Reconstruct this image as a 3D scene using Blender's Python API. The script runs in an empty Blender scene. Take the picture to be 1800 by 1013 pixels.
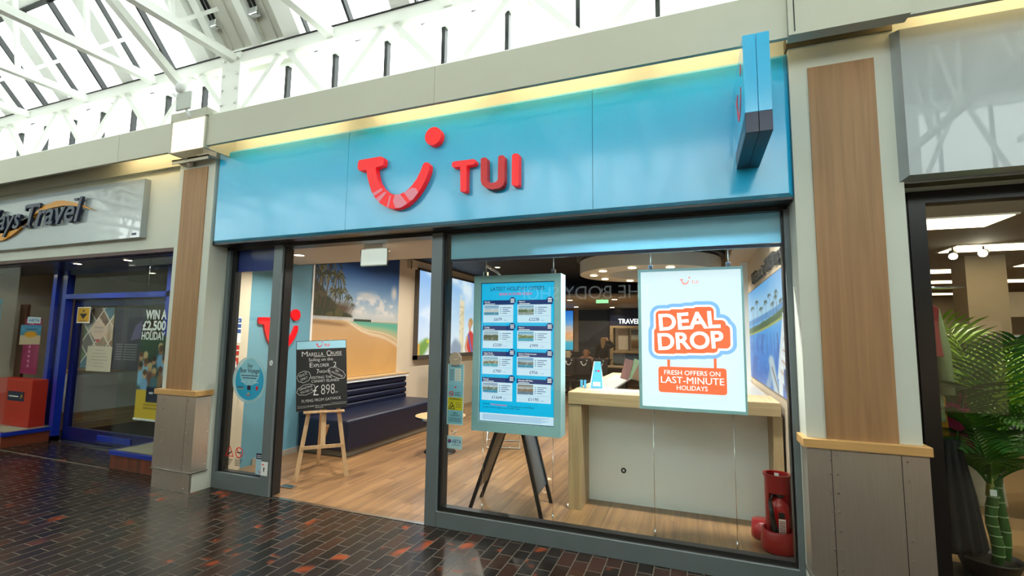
import bpy, bmesh, math, random
import numpy as np
from mathutils import Matrix, Vector

SC = bpy.context.scene
COL = SC.collection
R = math.radians
SKY = 5.8; EXPO = 0.0; INT = .85; COVE = 22
random.seed(7)

# ------------------------------------------------------------------ camera
cam_d = bpy.data.cameras.new('camera'); cam = bpy.data.objects.new('camera', cam_d); COL.objects.link(cam)
cam_d.sensor_width = 36.0; cam_d.lens = 834.893 / 1800 * 36; cam_d.clip_start = 0.05; cam_d.clip_end = 200
_r = Vector((0.93427876, 0.35633667, 0.01214016)); _d = Vector((-0.02428012, 0.09755677, -0.99493374)); _f = Vector((-0.35571573, 0.9292507, 0.09979712))
cam.matrix_world = Matrix(((_r.x, -_d.x, -_f.x, 0.0), (_r.y, -_d.y, -_f.y, -3.5463), (_r.z, -_d.z, -_f.z, 1.55), (0, 0, 0, 1)))
SC.camera = cam

# ------------------------------------------------------------------ world, exposure
w = bpy.data.worlds.new('sky'); SC.world = w; w.use_nodes = True
_bg = w.node_tree.nodes['Background']; _bg.inputs[0].default_value = (0.96, 1.0, 0.985, 1); _bg.inputs[1].default_value = SKY
SC.view_settings.view_transform = 'Standard'; SC.view_settings.look = 'None'
SC.view_settings.gamma = 1.0; SC.view_settings.use_curve_mapping = False
SC.view_settings.exposure = EXPO
SC.cycles.use_denoising = True
SC.cycles.max_bounces = 10; SC.cycles.transparent_max_bounces = 24; SC.cycles.diffuse_bounces = 5
SC.cycles.sample_clamp_indirect = 6.0

def area(name, loc, size, power, col=(1, .9, .78), rot=(0, 0, 0), sizey=None, spread=170):
    d = bpy.data.lights.new(name, 'AREA'); d.energy = power; d.color = col; d.spread = R(spread)
    d.shape = 'RECTANGLE' if sizey else 'DISK'; d.size = size
    if sizey: d.size_y = sizey
    o = bpy.data.objects.new(name, d); COL.objects.link(o); o.location = loc; o.rotation_euler = rot
    return o

# ------------------------------------------------------------------ colour and materials
def S(h):
    h = h.lstrip('#'); c = [int(h[i:i + 2], 16) / 255 for i in (0, 2, 4)]
    return tuple(x / 12.92 if x <= .04045 else ((x + .055) / 1.055) ** 2.4 for x in c)
MATS = {}
def _new(name):
    m = bpy.data.materials.new(name); m.use_nodes = True
    nt = m.node_tree; return m, nt, nt.nodes['Principled BSDF']
def mat(name, col, rough=.5, metal=0., var=.06, scale=6., bump=0., stretch=None, coat=0., spec=.5, trans=0., crough=.03):
    """plain procedural surface: base colour with a little noise mottling and optional bump"""
    if name in MATS: return MATS[name]
    c = S(col) if isinstance(col, str) else col
    m, nt, b = _new(name); N = nt.nodes; L = nt.links
    tc = N.new('ShaderNodeTexCoord'); mp = N.new('ShaderNodeMapping'); L.new(tc.outputs['Object'], mp.inputs[0])
    if stretch: mp.inputs['Scale'].default_value = stretch
    nz = N.new('ShaderNodeTexNoise'); nz.inputs['Scale'].default_value = scale; nz.inputs['Detail'].default_value = 4
    L.new(mp.outputs[0], nz.inputs['Vector'])
    mx = N.new('ShaderNodeMix'); mx.data_type = 'RGBA'
    mx.inputs['A'].default_value = (*[x * (1 - var) for x in c], 1); mx.inputs['B'].default_value = (*[min(1, x * (1 + var)) for x in c], 1)
    L.new(nz.outputs['Fac'], mx.inputs['Factor']); L.new(mx.outputs['Result'], b.inputs['Base Color'])
    b.inputs['Roughness'].default_value = rough; b.inputs['Metallic'].default_value = metal
    b.inputs['Coat Weight'].default_value = coat; b.inputs['Coat Roughness'].default_value = crough; b.inputs['Specular IOR Level'].default_value = spec
    if trans: b.inputs['Transmission Weight'].default_value = trans
    if bump:
        bp = N.new('ShaderNodeBump'); bp.inputs['Strength'].default_value = bump; bp.inputs['Distance'].default_value = .01
        L.new(nz.outputs['Fac'], bp.inputs['Height']); L.new(bp.outputs[0], b.inputs['Normal'])
    MATS[name] = m; return m
def emit(name, col, strength):
    if name in MATS: return MATS[name]
    c = S(col) if isinstance(col, str) else col
    m, nt, b = _new(name)
    b.inputs['Base Color'].default_value = (*[x * .6 for x in c], 1); b.inputs['Roughness'].default_value = .4
    b.inputs['Emission Color'].default_value = (*c, 1); b.inputs['Emission Strength'].default_value = strength
    MATS[name] = m; return m
def printed(name, rough=.5, lit=0.):
    """a print: colours come from the picture laid into the mesh; lit > 0 for a back-lit one"""
    if name in MATS: return MATS[name]
    m, nt, b = _new(name); a = nt.nodes.new('ShaderNodeAttribute'); a.attribute_name = 'Col'
    b.inputs['Roughness'].default_value = rough
    if lit:
        nt.links.new(a.outputs['Color'], b.inputs['Emission Color']); b.inputs['Emission Strength'].default_value = lit
        b.inputs['Base Color'].default_value = (.05, .05, .05, 1)
    else: nt.links.new(a.outputs['Color'], b.inputs['Base Color'])
    MATS[name] = m; return m
def wood(name, c1, c2, axis, rough=.45, scale=3., fine=26., planks=None, coat=0.):
    """grain stretched along an axis; planks=(width, length) adds boards running along Y"""
    if name in MATS: return MATS[name]
    m, nt, b = _new(name); N = nt.nodes; L = nt.links
    tc = N.new('ShaderNodeTexCoord'); mp = N.new('ShaderNodeMapping'); L.new(tc.outputs['Object'], mp.inputs[0])
    sc = [fine, fine, fine]; sc['xyz'.index(axis)] = fine * .04; mp.inputs['Scale'].default_value = sc
    vec = mp.outputs[0]
    if planks:
        sx = N.new('ShaderNodeSeparateXYZ'); L.new(tc.outputs['Object'], sx.inputs[0])
        def mth(op, a, bb=None):
            n = N.new('ShaderNodeMath'); n.operation = op
            for i, q in enumerate((a, bb)):
                if q is None: continue
                if isinstance(q, (int, float)): n.inputs[i].default_value = q
                else: L.new(q, n.inputs[i])
            return n.outputs[0]
        px = mth('DIVIDE', sx.outputs[0], planks[0]); row = mth('FLOOR', px)
        off = mth('MULTIPLY', row, .37); py = mth('ADD', mth('DIVIDE', sx.outputs[1], planks[1]), off); colm = mth('FLOOR', py)
        cb = N.new('ShaderNodeCombineXYZ'); L.new(row, cb.inputs[0]); L.new(colm, cb.inputs[1])
        wn = N.new('ShaderNodeTexWhiteNoise'); wn.noise_dimensions = '2D'; L.new(cb.outputs[0], wn.inputs['Vector'])
        ad = N.new('ShaderNodeVectorMath'); ad.operation = 'MULTIPLY_ADD'; L.new(wn.outputs['Color'], ad.inputs[0])
        ad.inputs[1].default_value = (40, 40, 40); L.new(mp.outputs[0], ad.inputs[2]); vec = ad.outputs[0]
    nz = N.new('ShaderNodeTexNoise'); nz.inputs['Scale'].default_value = scale / 3; nz.inputs['Detail'].default_value = 6; nz.inputs['Distortion'].default_value = .6
    L.new(vec, nz.inputs['Vector'])
    rp = N.new('ShaderNodeValToRGB'); rp.color_ramp.elements[0].position = .32; rp.color_ramp.elements[1].position = .68
    rp.color_ramp.elements[0].color = (*S(c1), 1); rp.color_ramp.elements[1].color = (*S(c2), 1)
    L.new(nz.outputs['Fac'], rp.inputs[0]); out = rp.outputs[0]
    if planks:
        hv = N.new('ShaderNodeHueSaturation'); L.new(out, hv.inputs['Color'])
        v = mth('ADD', mth('MULTIPLY', wn.outputs['Value'], .3), .82); L.new(v, hv.inputs['Value']); out = hv.outputs[0]
        fx = mth('FRACT', px); g = mth('GREATER_THAN', fx, .985)
        mx = N.new('ShaderNodeMix'); mx.data_type = 'RGBA'; L.new(g, mx.inputs['Factor']); L.new(out, mx.inputs['A'])
        mx.inputs['B'].default_value = (*[x * .55 for x in S(c1)], 1); out = mx.outputs['Result']
    L.new(out, b.inputs['Base Color']); b.inputs['Roughness'].default_value = rough; b.inputs['Coat Weight'].default_value = coat
    MATS[name] = m; return m
def brick_mat(name, w, h, axes, cols, orange, mortar, rough=.3, joint=.045, burn=.63, spec=.5):
    """running-bond bricks: per-brick colour, patchy orange burn, mortar joints"""
    m, nt, b = _new(name); N = nt.nodes; L = nt.links
    tc = N.new('ShaderNodeTexCoord'); sx = N.new('ShaderNodeSeparateXYZ'); L.new(tc.outputs['Object'], sx.inputs[0])
    def mth(op, a, bb=None, c=None):
        n = N.new('ShaderNodeMath'); n.operation = op
        for i, q in enumerate((a, bb, c)):
            if q is None: continue
            if isinstance(q, (int, float)): n.inputs[i].default_value = q
            else: L.new(q, n.inputs[i])
        return n.outputs[0]
    a, c = sx.outputs[axes[0]], sx.outputs[axes[1]]      # a: across the rows, c: along the brick
    pr = mth('ADD', mth('DIVIDE', a, h), 1000.); row = mth('FLOOR', pr)
    par = mth('MULTIPLY', mth('MODULO', row, 2.), .5)
    pc = mth('ADD', mth('DIVIDE', c, w), par); cm = mth('FLOOR', pc)
    cb = N.new('ShaderNodeCombineXYZ'); L.new(row, cb.inputs[0]); L.new(cm, cb.inputs[1])
    wn = N.new('ShaderNodeTexWhiteNoise'); wn.noise_dimensions = '2D'; L.new(cb.outputs[0], wn.inputs['Vector'])
    rp = N.new('ShaderNodeValToRGB'); rp.color_ramp.interpolation = 'LINEAR'
    els = rp.color_ramp.elements
    for i, (p, q) in enumerate(cols):
        e = els[i] if i < 2 else els.new(p)
        e.position = p; e.color = (*S(q), 1)
    L.new(wn.outputs['Value'], rp.inputs[0])
    nz = N.new('ShaderNodeTexNoise'); nz.inputs['Scale'].default_value = 4.2; nz.inputs['Detail'].default_value = 1.5
    ad = N.new('ShaderNodeVectorMath'); ad.operation = 'MULTIPLY_ADD'; L.new(wn.outputs['Color'], ad.inputs[0]); ad.inputs[1].default_value = (.5, .5, .5); L.new(tc.outputs['Object'], ad.inputs[2])
    L.new(ad.outputs[0], nz.inputs['Vector'])
    r2 = N.new('ShaderNodeValToRGB'); r2.color_ramp.elements[0].position = burn; r2.color_ramp.elements[1].position = burn + .10; L.new(nz.outputs['Fac'], r2.inputs[0])
    mx = N.new('ShaderNodeMix'); mx.data_type = 'RGBA'; L.new(r2.outputs[0], mx.inputs['Factor']); L.new(rp.outputs[0], mx.inputs['A']); mx.inputs['B'].default_value = (*S(orange), 1)
    fr, fc = mth('FRACT', pr), mth('FRACT', pc)
    er = mth('ABSOLUTE', mth('SUBTRACT', fr, .5)); ec = mth('ABSOLUTE', mth('SUBTRACT', fc, .5))
    jr = mth('GREATER_THAN', er, .5 - joint); jc = mth('GREATER_THAN', ec, .5 - joint * h / w)
    j = mth('MAXIMUM', jr, jc)
    m2 = N.new('ShaderNodeMix'); m2.data_type = 'RGBA'; L.new(j, m2.inputs['Factor']); L.new(mx.outputs['Result'], m2.inputs['A']); m2.inputs['B'].default_value = (*S(mortar), 1)
    L.new(m2.outputs['Result'], b.inputs['Base Color'])
    n3 = N.new('ShaderNodeTexNoise'); n3.inputs['Scale'].default_value = 18; L.new(tc.outputs['Object'], n3.inputs['Vector'])
    ro = mth('ADD', mth('MULTIPLY', j, .35), mth('MULTIPLY_ADD', n3.outputs['Fac'], .16, rough - .08)); L.new(ro, b.inputs['Roughness'])
    b.inputs['Specular IOR Level'].default_value = spec
    bp = N.new('ShaderNodeBump'); bp.inputs['Strength'].default_value = .35; bp.inputs['Distance'].default_value = .0015
    hh = mth('ADD', mth('SUBTRACT', 1., j), mth('MULTIPLY', n3.outputs['Fac'], .12)); L.new(hh, bp.inputs['Height']); L.new(bp.outputs[0], b.inputs['Normal'])
    MATS[name] = m; return m
def glass(name, tint=(.97, 1, .985), k=1.0, rough=0., ior=1.5):
    """thin clear sheet: see-through with a Fresnel reflection on the outside of each face"""
    if name in MATS: return MATS[name]
    m, nt, b = _new(name); N = nt.nodes; L = nt.links; N.remove(b); out = N['Material Output']
    t = N.new('ShaderNodeBsdfTransparent'); t.inputs[0].default_value = (*tint, 1)
    g = N.new('ShaderNodeBsdfGlossy'); g.inputs['Roughness'].default_value = rough
    f = N.new('ShaderNodeFresnel'); f.inputs[0].default_value = ior
    ge = N.new('ShaderNodeNewGeometry'); s = N.new('ShaderNodeMath'); s.operation = 'SUBTRACT'; s.inputs[0].default_value = 1; L.new(ge.outputs['Backfacing'], s.inputs[1])
    mu = N.new('ShaderNodeMath'); mu.operation = 'MULTIPLY'; L.new(f.outputs[0], mu.inputs[0]); L.new(s.outputs[0], mu.inputs[1])
    m3 = N.new('ShaderNodeMath'); m3.operation = 'MULTIPLY'; L.new(mu.outputs[0], m3.inputs[0]); m3.inputs[1].default_value = k
    mx = N.new('ShaderNodeMixShader'); L.new(m3.outputs[0], mx.inputs[0]); L.new(t.outputs[0], mx.inputs[1]); L.new(g.outputs[0], mx.inputs[2]); L.new(mx.outputs[0], out.inputs[0])
    MATS[name] = m; return m
def film(name, col, opacity, rough=.4):
    """frosted vinyl: translucent colour over clear"""
    if name in MATS: return MATS[name]
    c = S(col); m, nt, b = _new(name); N = nt.nodes; L = nt.links; out = N['Material Output']
    b.inputs['Base Color'].default_value = (*c, 1); b.inputs['Roughness'].default_value = rough
    tl = N.new('ShaderNodeBsdfTranslucent'); tl.inputs[0].default_value = (*c, 1)
    m1 = N.new('ShaderNodeMixShader'); m1.inputs[0].default_value = .35; L.new(b.outputs[0], m1.inputs[1]); L.new(tl.outputs[0], m1.inputs[2])
    t = N.new('ShaderNodeBsdfTransparent'); m2 = N.new('ShaderNodeMixShader'); m2.inputs[0].default_value = opacity
    L.new(t.outputs[0], m2.inputs[1]); L.new(m1.outputs[0], m2.inputs[2]); L.new(m2.outputs[0], out.inputs[0])
    MATS[name] = m; return m

# ------------------------------------------------------------------ geometry collector
def frame(o, r, u):
    r = Vector(r); u = Vector(u); n = r.cross(u)
    return Matrix(((r.x, u.x, n.x, o[0]), (r.y, u.y, n.y, o[1]), (r.z, u.z, n.z, o[2]), (0, 0, 0, 1)))
def facing(y, x=0., z=0.): return frame((x, y, z), (1, 0, 0), (0, 0, 1))          # a plane that faces the mall (out = -Y)
def leftwall(x): return frame((x, 0, 0), (0, 1, 0), (0, 0, 1))                      # faces +X, across = +Y
def rightwall(x): return frame((x, 0, 0), (0, -1, 0), (0, 0, 1))                    # faces -X, across = -Y
_tc = {}
def _glyphs(s, weight, shear, ext, res):
    k = (s, weight, shear, ext, res)
    if k not in _tc:
        c = bpy.data.curves.new('t', 'FONT'); c.body = s; c.offset = weight; c.shear = shear; c.extrude = .5 if ext else 0; c.resolution_u = res
        o = bpy.data.objects.new('t', c); me = o.to_mesh()
        v = np.array([p.co[:] for p in me.vertices]) if len(me.vertices) else np.zeros((0, 3))
        f = [tuple(p.vertices) for p in me.polygons]
        o.to_mesh_clear(); bpy.data.objects.remove(o); bpy.data.curves.remove(c); _tc[k] = (v, f)
    return _tc[k]
_CAP = None
class MB:
    def __init__(s, m=None, T=None): s.v = []; s.f = []; s.fm = []; s.fs = []; s.mats = []; s.T = T or Matrix(); s.cur = 0; s.sm = False; s.m(m) if m else None
    def m(s, mt):
        if mt not in s.mats: s.mats.append(mt)
        s.cur = s.mats.index(mt); return s
    def add(s, vs, fs, smooth=None, T=None):
        n = len(s.v); M = s.T @ T if T is not None else s.T
        s.v += [tuple(M @ Vector(p)) for p in vs]
        flip = M.determinant() < 0
        for f in fs:
            f = [n + i for i in f]; s.f.append(f[::-1] if flip else f); s.fm.append(s.cur); s.fs.append(s.sm if smooth is None else smooth)
        return s
    def box(s, x0, x1, y0, y1, z0, z1, bev=0., T=None, seg=2):
        if x0 > x1: x0, x1 = x1, x0
        if y0 > y1: y0, y1 = y1, y0
        if z0 > z1: z0, z1 = z1, z0
        if not bev:
            return s.add([(x0, y0, z0), (x1, y0, z0), (x1, y1, z0), (x0, y1, z0), (x0, y0, z1), (x1, y0, z1), (x1, y1, z1), (x0, y1, z1)],
                         [(0, 3, 2, 1), (4, 5, 6, 7), (0, 1, 5, 4), (1, 2, 6, 5), (2, 3, 7, 6), (3, 0, 4, 7)], False, T)
        b = bmesh.new(); bmesh.ops.create_cube(b, size=1)
        for q in b.verts: q.co = Vector(((x0 + x1) / 2 + q.co.x * (x1 - x0), (y0 + y1) / 2 + q.co.y * (y1 - y0), (z0 + z1) / 2 + q.co.z * (z1 - z0)))
        bmesh.ops.bevel(b, geom=b.edges[:], offset=min(bev, .49 * min(x1 - x0, y1 - y0, z1 - z0)), segments=seg, profile=.5, affect='EDGES')
        return s.bm(b, T=T)
    def bm(s, b, smooth=False, T=None):
        b.verts.index_update(); s.add([q.co[:] for q in b.verts], [[q.index for q in f.verts] for f in b.faces], smooth, T); b.free(); return s
    def poly(s, pts, z0, z1=None, T=None, smooth=False):
        """outline in the local XY plane, flat or extruded along local Z"""
        a = sum(pts[i][0] * pts[(i + 1) % len(pts)][1] - pts[(i + 1) % len(pts)][0] * pts[i][1] for i in range(len(pts)))
        if a < 0: pts = pts[::-1]
        n = len(pts)
        if z1 is None: return s.add([(p[0], p[1], z0) for p in pts], [list(range(n))], False, T)
        vs = [(p[0], p[1], z0) for p in pts] + [(p[0], p[1], z1) for p in pts]
        s.add(vs, [list(range(n))[::-1], [n + i for i in range(n)]], False, T)
        return s.add(vs, [(i, (i + 1) % n, n + (i + 1) % n, n + i) for i in range(n)], smooth, T)
    def rect(s, x0, x1, y0, y1, z0, z1=None): return s.poly([(x0, y0), (x1, y0), (x1, y1), (x0, y1)], z0, z1)
    def rrect(s, x0, x1, y0, y1, r, z0, z1=None, seg=5):
        p = []
        for cx, cy, a0 in ((x1 - r, y1 - r, 0), (x0 + r, y1 - r, 90), (x0 + r, y0 + r, 180), (x1 - r, y0 + r, 270)):
            p += [(cx + r * math.cos(R(a0 + 90 * i / seg)), cy + r * math.sin(R(a0 + 90 * i / seg))) for i in range(seg + 1)]
        return s.poly(p, z0, z1)
    def disc(s, cx, cy, r, z0, z1=None, seg=32, ry=None):
        ry = ry or r
        return s.poly([(cx + r * math.cos(2 * math.pi * i / seg), cy + ry * math.sin(2 * math.pi * i / seg)) for i in range(seg)], z0, z1, smooth=True)
    def ring(s, cx, cy, r0, r1, z0, z1, seg=48, ry=1.):
        c = [(math.cos(2 * math.pi * i / seg), math.sin(2 * math.pi * i / seg) * ry) for i in range(seg)]
        vs = [(cx + r * a, cy + r * b, z) for (r, z) in ((r0, z0), (r1, z0), (r1, z1), (r0, z1)) for a, b in c]
        fs = []
        for k in range(4):
            for i in range(seg):
                j = (i + 1) % seg; k2 = (k + 1) % 4; fs.append((k * seg + i, k * seg + j, k2 * seg + j, k2 * seg + i))
        return s.add(vs, [f[::-1] for f in fs] if z1 < z0 else fs, False)
    def lathe(s, prof, cx=0., cy=0., seg=24, T=None, sy=1.):
        vs = []; fs = []
        for r, z in prof: vs += [(cx + r * math.cos(2 * math.pi * i / seg), cy + sy * r * math.sin(2 * math.pi * i / seg), z) for i in range(seg)]
        for k in range(len(prof) - 1):
            for i in range(seg): j = (i + 1) % seg; fs.append((k * seg + i, k * seg + j, (k + 1) * seg + j, (k + 1) * seg + i))
        if prof[0][0] > 1e-5: fs.append(list(range(seg))[::-1])
        if prof[-1][0] > 1e-5: fs.append([(len(prof) - 1) * seg + i for i in range(seg)])
        return s.add(vs, fs, True, T)
    def tube(s, pts, r, seg=8, T=None, flat=None, closed=False):
        """round (or flat=(a, b) rectangular) bar swept along points; r may be a list"""
        P = [Vector(p) for p in pts]; n = len(P); rr = r if isinstance(r, (list, tuple)) else [r] * n
        vs = []; up = None
        for i in range(n):
            t = (P[min(i + 1, n - 1)] - P[max(i - 1, 0)]).normalized()
            if up is None:
                up = Vector((0, 0, 1)) if abs(t.z) < .9 else Vector((0, 1, 0))
            a = t.cross(up).normalized(); b2 = a.cross(t).normalized(); up = b2
            if flat: vs += [tuple(P[i] + a * x * flat[0] / 2 + b2 * y * flat[1] / 2) for x, y in ((-1, -1), (1, -1), (1, 1), (-1, 1))]
            else: vs += [tuple(P[i] + (a * math.cos(2 * math.pi * k / seg) + b2 * math.sin(2 * math.pi * k / seg)) * rr[i]) for k in range(seg)]
        q = 4 if flat else seg; fs = []
        for i in range(n - 1):
            for k in range(q): k2 = (k + 1) % q; fs.append((i * q + k, i * q + k2, (i + 1) * q + k2, (i + 1) * q + k))
        fs += [list(range(q))[::-1], [(n - 1) * q + k for k in range(q)]]
        return s.add(vs, fs, not flat, T)
    def bar(s, a, b, wd, th): return s.tube([a, b], 0, flat=(wd, th))
    def ball(s, c, r, T=None, seg=16, sz=1.):
        n = seg // 2; return s.lathe([(r * math.sin(math.pi * i / n) + 1e-6, c[2] - r * sz * math.cos(math.pi * i / n)) for i in range(n + 1)], c[0], c[1], seg, T)
    def text(s, t, x, y, cap, align='L', wd=None, weight=0., shear=0., z0=0., z1=None, rot=0., res=3):
        """lettering in the local XY plane: x, baseline y, capital height; wd fits the width"""
        global _CAP
        if _CAP is None: _CAP = _glyphs('H', 0, 0, False, 3)[0][:, 1].max()
        if weight > 0 and 'M' in t:                                      # embolden by overprinting: M does not take an outline offset
            d = weight * cap * .9; a_ = R(rot)
            for dx, dz in ((-d, 0), (d, .0001), (0, .0002)): s.text(t, x + dx * math.cos(a_), y + dx * math.sin(a_), cap, align, wd, 0., shear, z0 + dz, None if z1 is None else z1 + dz, rot, res)
            return s
        v, f = _glyphs(t, weight, shear, z1 is not None, res)
        if not len(v): return s
        k = cap / _CAP; mn, mx = v[:, 0].min(), v[:, 0].max(); kx = wd / (mx - mn) if wd else k
        W = (mx - mn) * kx; ox = {'L': 0, 'C': -W / 2, 'R': -W}[align]
        out = []; ca, sa = math.cos(R(rot)), math.sin(R(rot))
        for p in v:
            a = (p[0] - mn) * kx + ox; b = p[1] * k; z = z0 if z1 is None else z0 + (p[2] + .5) * (z1 - z0)
            out.append((x + a * ca - b * sa, y + a * sa + b * ca, z))
        return s.add(out, f, False)
    def build(s, name, parent=None, loc=None, smooth_angle=None):
        me = bpy.data.meshes.new(name); o = bpy.data.objects.new(name, me)
        if parent is None:
            if loc is None:
                a = np.array(s.v); loc = ((a[:, 0].min() + a[:, 0].max()) / 2, (a[:, 1].min() + a[:, 1].max()) / 2, a[:, 2].min())
            inv = Matrix.Translation(-Vector(loc)); o.location = loc; o['_l'] = 0
        else:
            root = parent
            while root.parent: root = root.parent
            inv = (Matrix.Translation(root.location) @ root.rotation_euler.to_matrix().to_4x4()).inverted(); o.parent = parent
        if '_l' in o.keys(): del o['_l']
        me.from_pydata([tuple(inv @ Vector(p)) for p in s.v], [], s.f)
        for q in s.mats: me.materials.append(q)
        me.polygons.foreach_set('material_index', s.fm); me.polygons.foreach_set('use_smooth', s.fs); me.update()
        COL.objects.link(o); return o
def tag(o, label, cat, group=None, kind=None):
    o['label'] = label; o['category'] = cat
    if group: o['group'] = group
    if kind: o['kind'] = kind
    return o
def thing(name, label, cat, loc, group=None, rz=0.):
    o = bpy.data.objects.new(name, None); COL.objects.link(o); o.empty_display_size = .1
    o.location = loc; o.rotation_euler = (0, 0, rz); return tag(o, label, cat, group)
def struct(o): o['kind'] = 'structure'; return o
def local(root): return Matrix.Translation(root.location) @ root.rotation_euler.to_matrix().to_4x4()
def copy_tree(o, loc, rz=None, label=None, parent=None):
    c = o.copy(); COL.objects.link(c); c.parent = parent
    if parent is None:
        c.location = loc
        if rz is not None: c.rotation_euler = (0, 0, rz)
        if label: c['label'] = label
    for ch in list(o.children): copy_tree(ch, None, None, None, c)
    return c
def art(name, T, x0, x1, y0, y1, z, fn, nx, ny, m, parent, depth=0.):
    """a print on a flat sheet: fn(u, v) -> sRGB picture, kept as point colours"""
    u, v = np.meshgrid(np.linspace(0, 1, nx), np.linspace(0, 1, ny)); im = np.clip(fn(u, v), 0, 1)
    im = np.where(im <= .04045, im / 12.92, ((im + .055) / 1.055) ** 2.4)
    vs = [(x0 + (x1 - x0) * a, y0 + (y1 - y0) * b, z) for a, b in zip(u.ravel(), v.ravel())]
    fs = [(j * nx + i, j * nx + i + 1, (j + 1) * nx + i + 1, (j + 1) * nx + i) for j in range(ny - 1) for i in range(nx - 1)]
    b = MB(m, T); b.add(vs, fs, False); o = b.build(name, parent)
    at = o.data.color_attributes.new('Col', 'FLOAT_COLOR', 'POINT')
    at.data.foreach_set('color', np.concatenate([im.reshape(-1, 3), np.ones((nx * ny, 1))], 1).ravel()); return o

# picture helpers -----------------------------------------------------------
def C3(h): h = h.lstrip('#'); return np.array([int(h[i:i + 2], 16) / 255 for i in (0, 2, 4)])
def sstep(a, b, x): t = np.clip((x - a) / (b - a + 1e-9), 0, 1); return t * t * (3 - 2 * t)
def lay(im, col, a): return im * (1 - a[..., None]) + (C3(col) if isinstance(col, str) else col) * a[..., None]
def ramp(t, stops):
    xs = [q[0] for q in stops]; cs = np.array([C3(q[1]) for q in stops])
    return np.stack([np.interp(t, xs, cs[:, i]) for i in range(3)], -1)
def vnoise(u, v, f, seed=0):
    rs = np.random.RandomState(seed); g = rs.rand(64, 64); out = 0; amp = .5
    for o in range(4):
        x = u * f; y = v * f; xi = np.floor(x).astype(int); yi = np.floor(y).astype(int); a = x - xi; b = y - yi; a = a * a * (3 - 2 * a); b = b * b * (3 - 2 * b)
        q = lambda i, j: g[(xi + i) % 64, (yi + j) % 64]
        out = out + amp * ((q(0, 0) * (1 - a) + q(1, 0) * a) * (1 - b) + (q(0, 1) * (1 - a) + q(1, 1) * a) * b); amp *= .5; f *= 2.03
    return out
def seg_d(u, v, p, q, asp=1.):
    px, py = p[0], p[1] * asp; qx, qy = q[0], q[1] * asp; y = v * asp
    dx, dy = qx - px, qy - py; t = np.clip(((u - px) * dx + (y - py) * dy) / (dx * dx + dy * dy + 1e-12), 0, 1)
    return np.hypot(u - px - t * dx, y - py - t * dy)
def stroke(im, u, v, pts, wd, col, asp=1., soft=.4):
    d = np.min([seg_d(u, v, pts[i], pts[i + 1], asp) for i in range(len(pts) - 1)], 0)
    return lay(im, col, 1 - sstep(wd * (1 - soft), wd * (1 + soft), d))
def blob(im, u, v, c, rx, ry, col, soft=.25): return lay(im, col, 1 - sstep(1 - soft, 1 + soft, np.hypot((u - c[0]) / rx, (v - c[1]) / ry)))
def boxp(im, u, v, x0, x1, y0, y1, col, s=.004): return lay(im, col, sstep(x0 - s, x0 + s, u) * (1 - sstep(x1 - s, x1 + s, u)) * sstep(y0 - s, y0 + s, v) * (1 - sstep(y1 - s, y1 + s, v)))
def palm(im, u, v, base, top, rad, col, trunk, asp=1., n=11, seed=0, fat=.085, hi=None):
    rs = random.Random(seed)
    mid = ((base[0] + top[0]) / 2 + .015, (base[1] + top[1]) / 2)
    im = stroke(im, u, v, [base, mid, top], rad * .05, trunk, asp)
    for k in range(n):
        a = 2 * math.pi * k / n + rs.uniform(-.25, .25); r = rad * rs.uniform(.7, 1.1)
        m1 = (top[0] + .6 * r * math.cos(a), top[1] + (.6 * r * math.sin(a) * .7 + .16 * r) / asp)
        e = (top[0] + r * math.cos(a), top[1] + (r * math.sin(a) * .7 - .28 * r) / asp)
        im = stroke(im, u, v, [top, m1, e], rad * fat, col if k % 3 else hi or col, asp, .5)
    return im
# ------------------------------------------------------------------ materials
white_paint = mat('white_paint', '#c6cbc1', .55, var=.04, scale=3)
bulk_paint = mat('bulkhead_paint', '#b9b9aa', .5, var=.05, scale=2)
roof_white = mat('roof_white', '#f6f8f4', .5, var=.03)
roof_board = mat('roof_board', '#cfcfc4', .7, var=.12, scale=4)
grey_metal = mat('grey_frame_metal', '#6f7a7f', .38, .25, var=.04)
dark_metal = mat('dark_frame_metal', '#232425', .35, .3, var=.05)
black_frame = mat('black_frame', '#0b0b0c', .3, 0, var=.1)
blue_frame = mat('blue_gloss_frame', '#0a2a9a', .3, 0, var=.05, coat=.4)
navy_frame = mat('navy_gloss_frame', '#061252', .3, 0, var=.05, coat=.3)
chrome = mat('chrome', '#e2e4e6', .12, 1., var=.01)
steel = mat('brushed_steel', '#d2cdc6', .36, 1., var=.12, scale=4, stretch=(60, 60, 1.2), bump=.04)
steel_edge = mat('steel_edge', '#b5b4b0', .25, 1., var=.04)
rivet_m = mat('rivet_steel', '#d5d5d2', .25, 1.)
beech = wood('beech_board', '#8f6c49', '#a37d57', 'z', .5, 3, 30)
oak_cap = wood('oak_cap', '#b98d54', '#cda266', 'x', .5, 3, 30)
oak = wood('light_oak', '#9c8560', '#b39b75', 'z', .5, 3, 30)
oak_x = wood('light_oak_rail', '#9c8560', '#b39b75', 'x', .5, 3, 30)
oak_y = wood('light_oak_top', '#b49467', '#cbae83', 'y', .45, 3, 30)
pine = wood('pale_pine', '#bf9c72', '#d4b48b', 'z', .55, 3, 30)
plank = wood('oak_plank_floor', '#73553a', '#9c7850', 'y', .36, 3, 20, (.15, 1.2), coat=.15)
sky_blue = mat('sky_blue_panel', '#14b2ea', .3, 0, var=.02, scale=2, coat=1., spec=.5, crough=.11)
letter_red = mat('letter_red', '#e4101c', .35, var=.03)
lit_red = emit('lit_letter_red', '#f01420', .32)
lit_red.node_tree.nodes['Principled BSDF'].inputs['Base Color'].default_value = (*S('#e8141f'), 1)
letter_pink = mat('letter_pink', '#f08fa6', .4)
navy_panel = mat('navy_panel', '#05173d', .3, var=.04)
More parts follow.
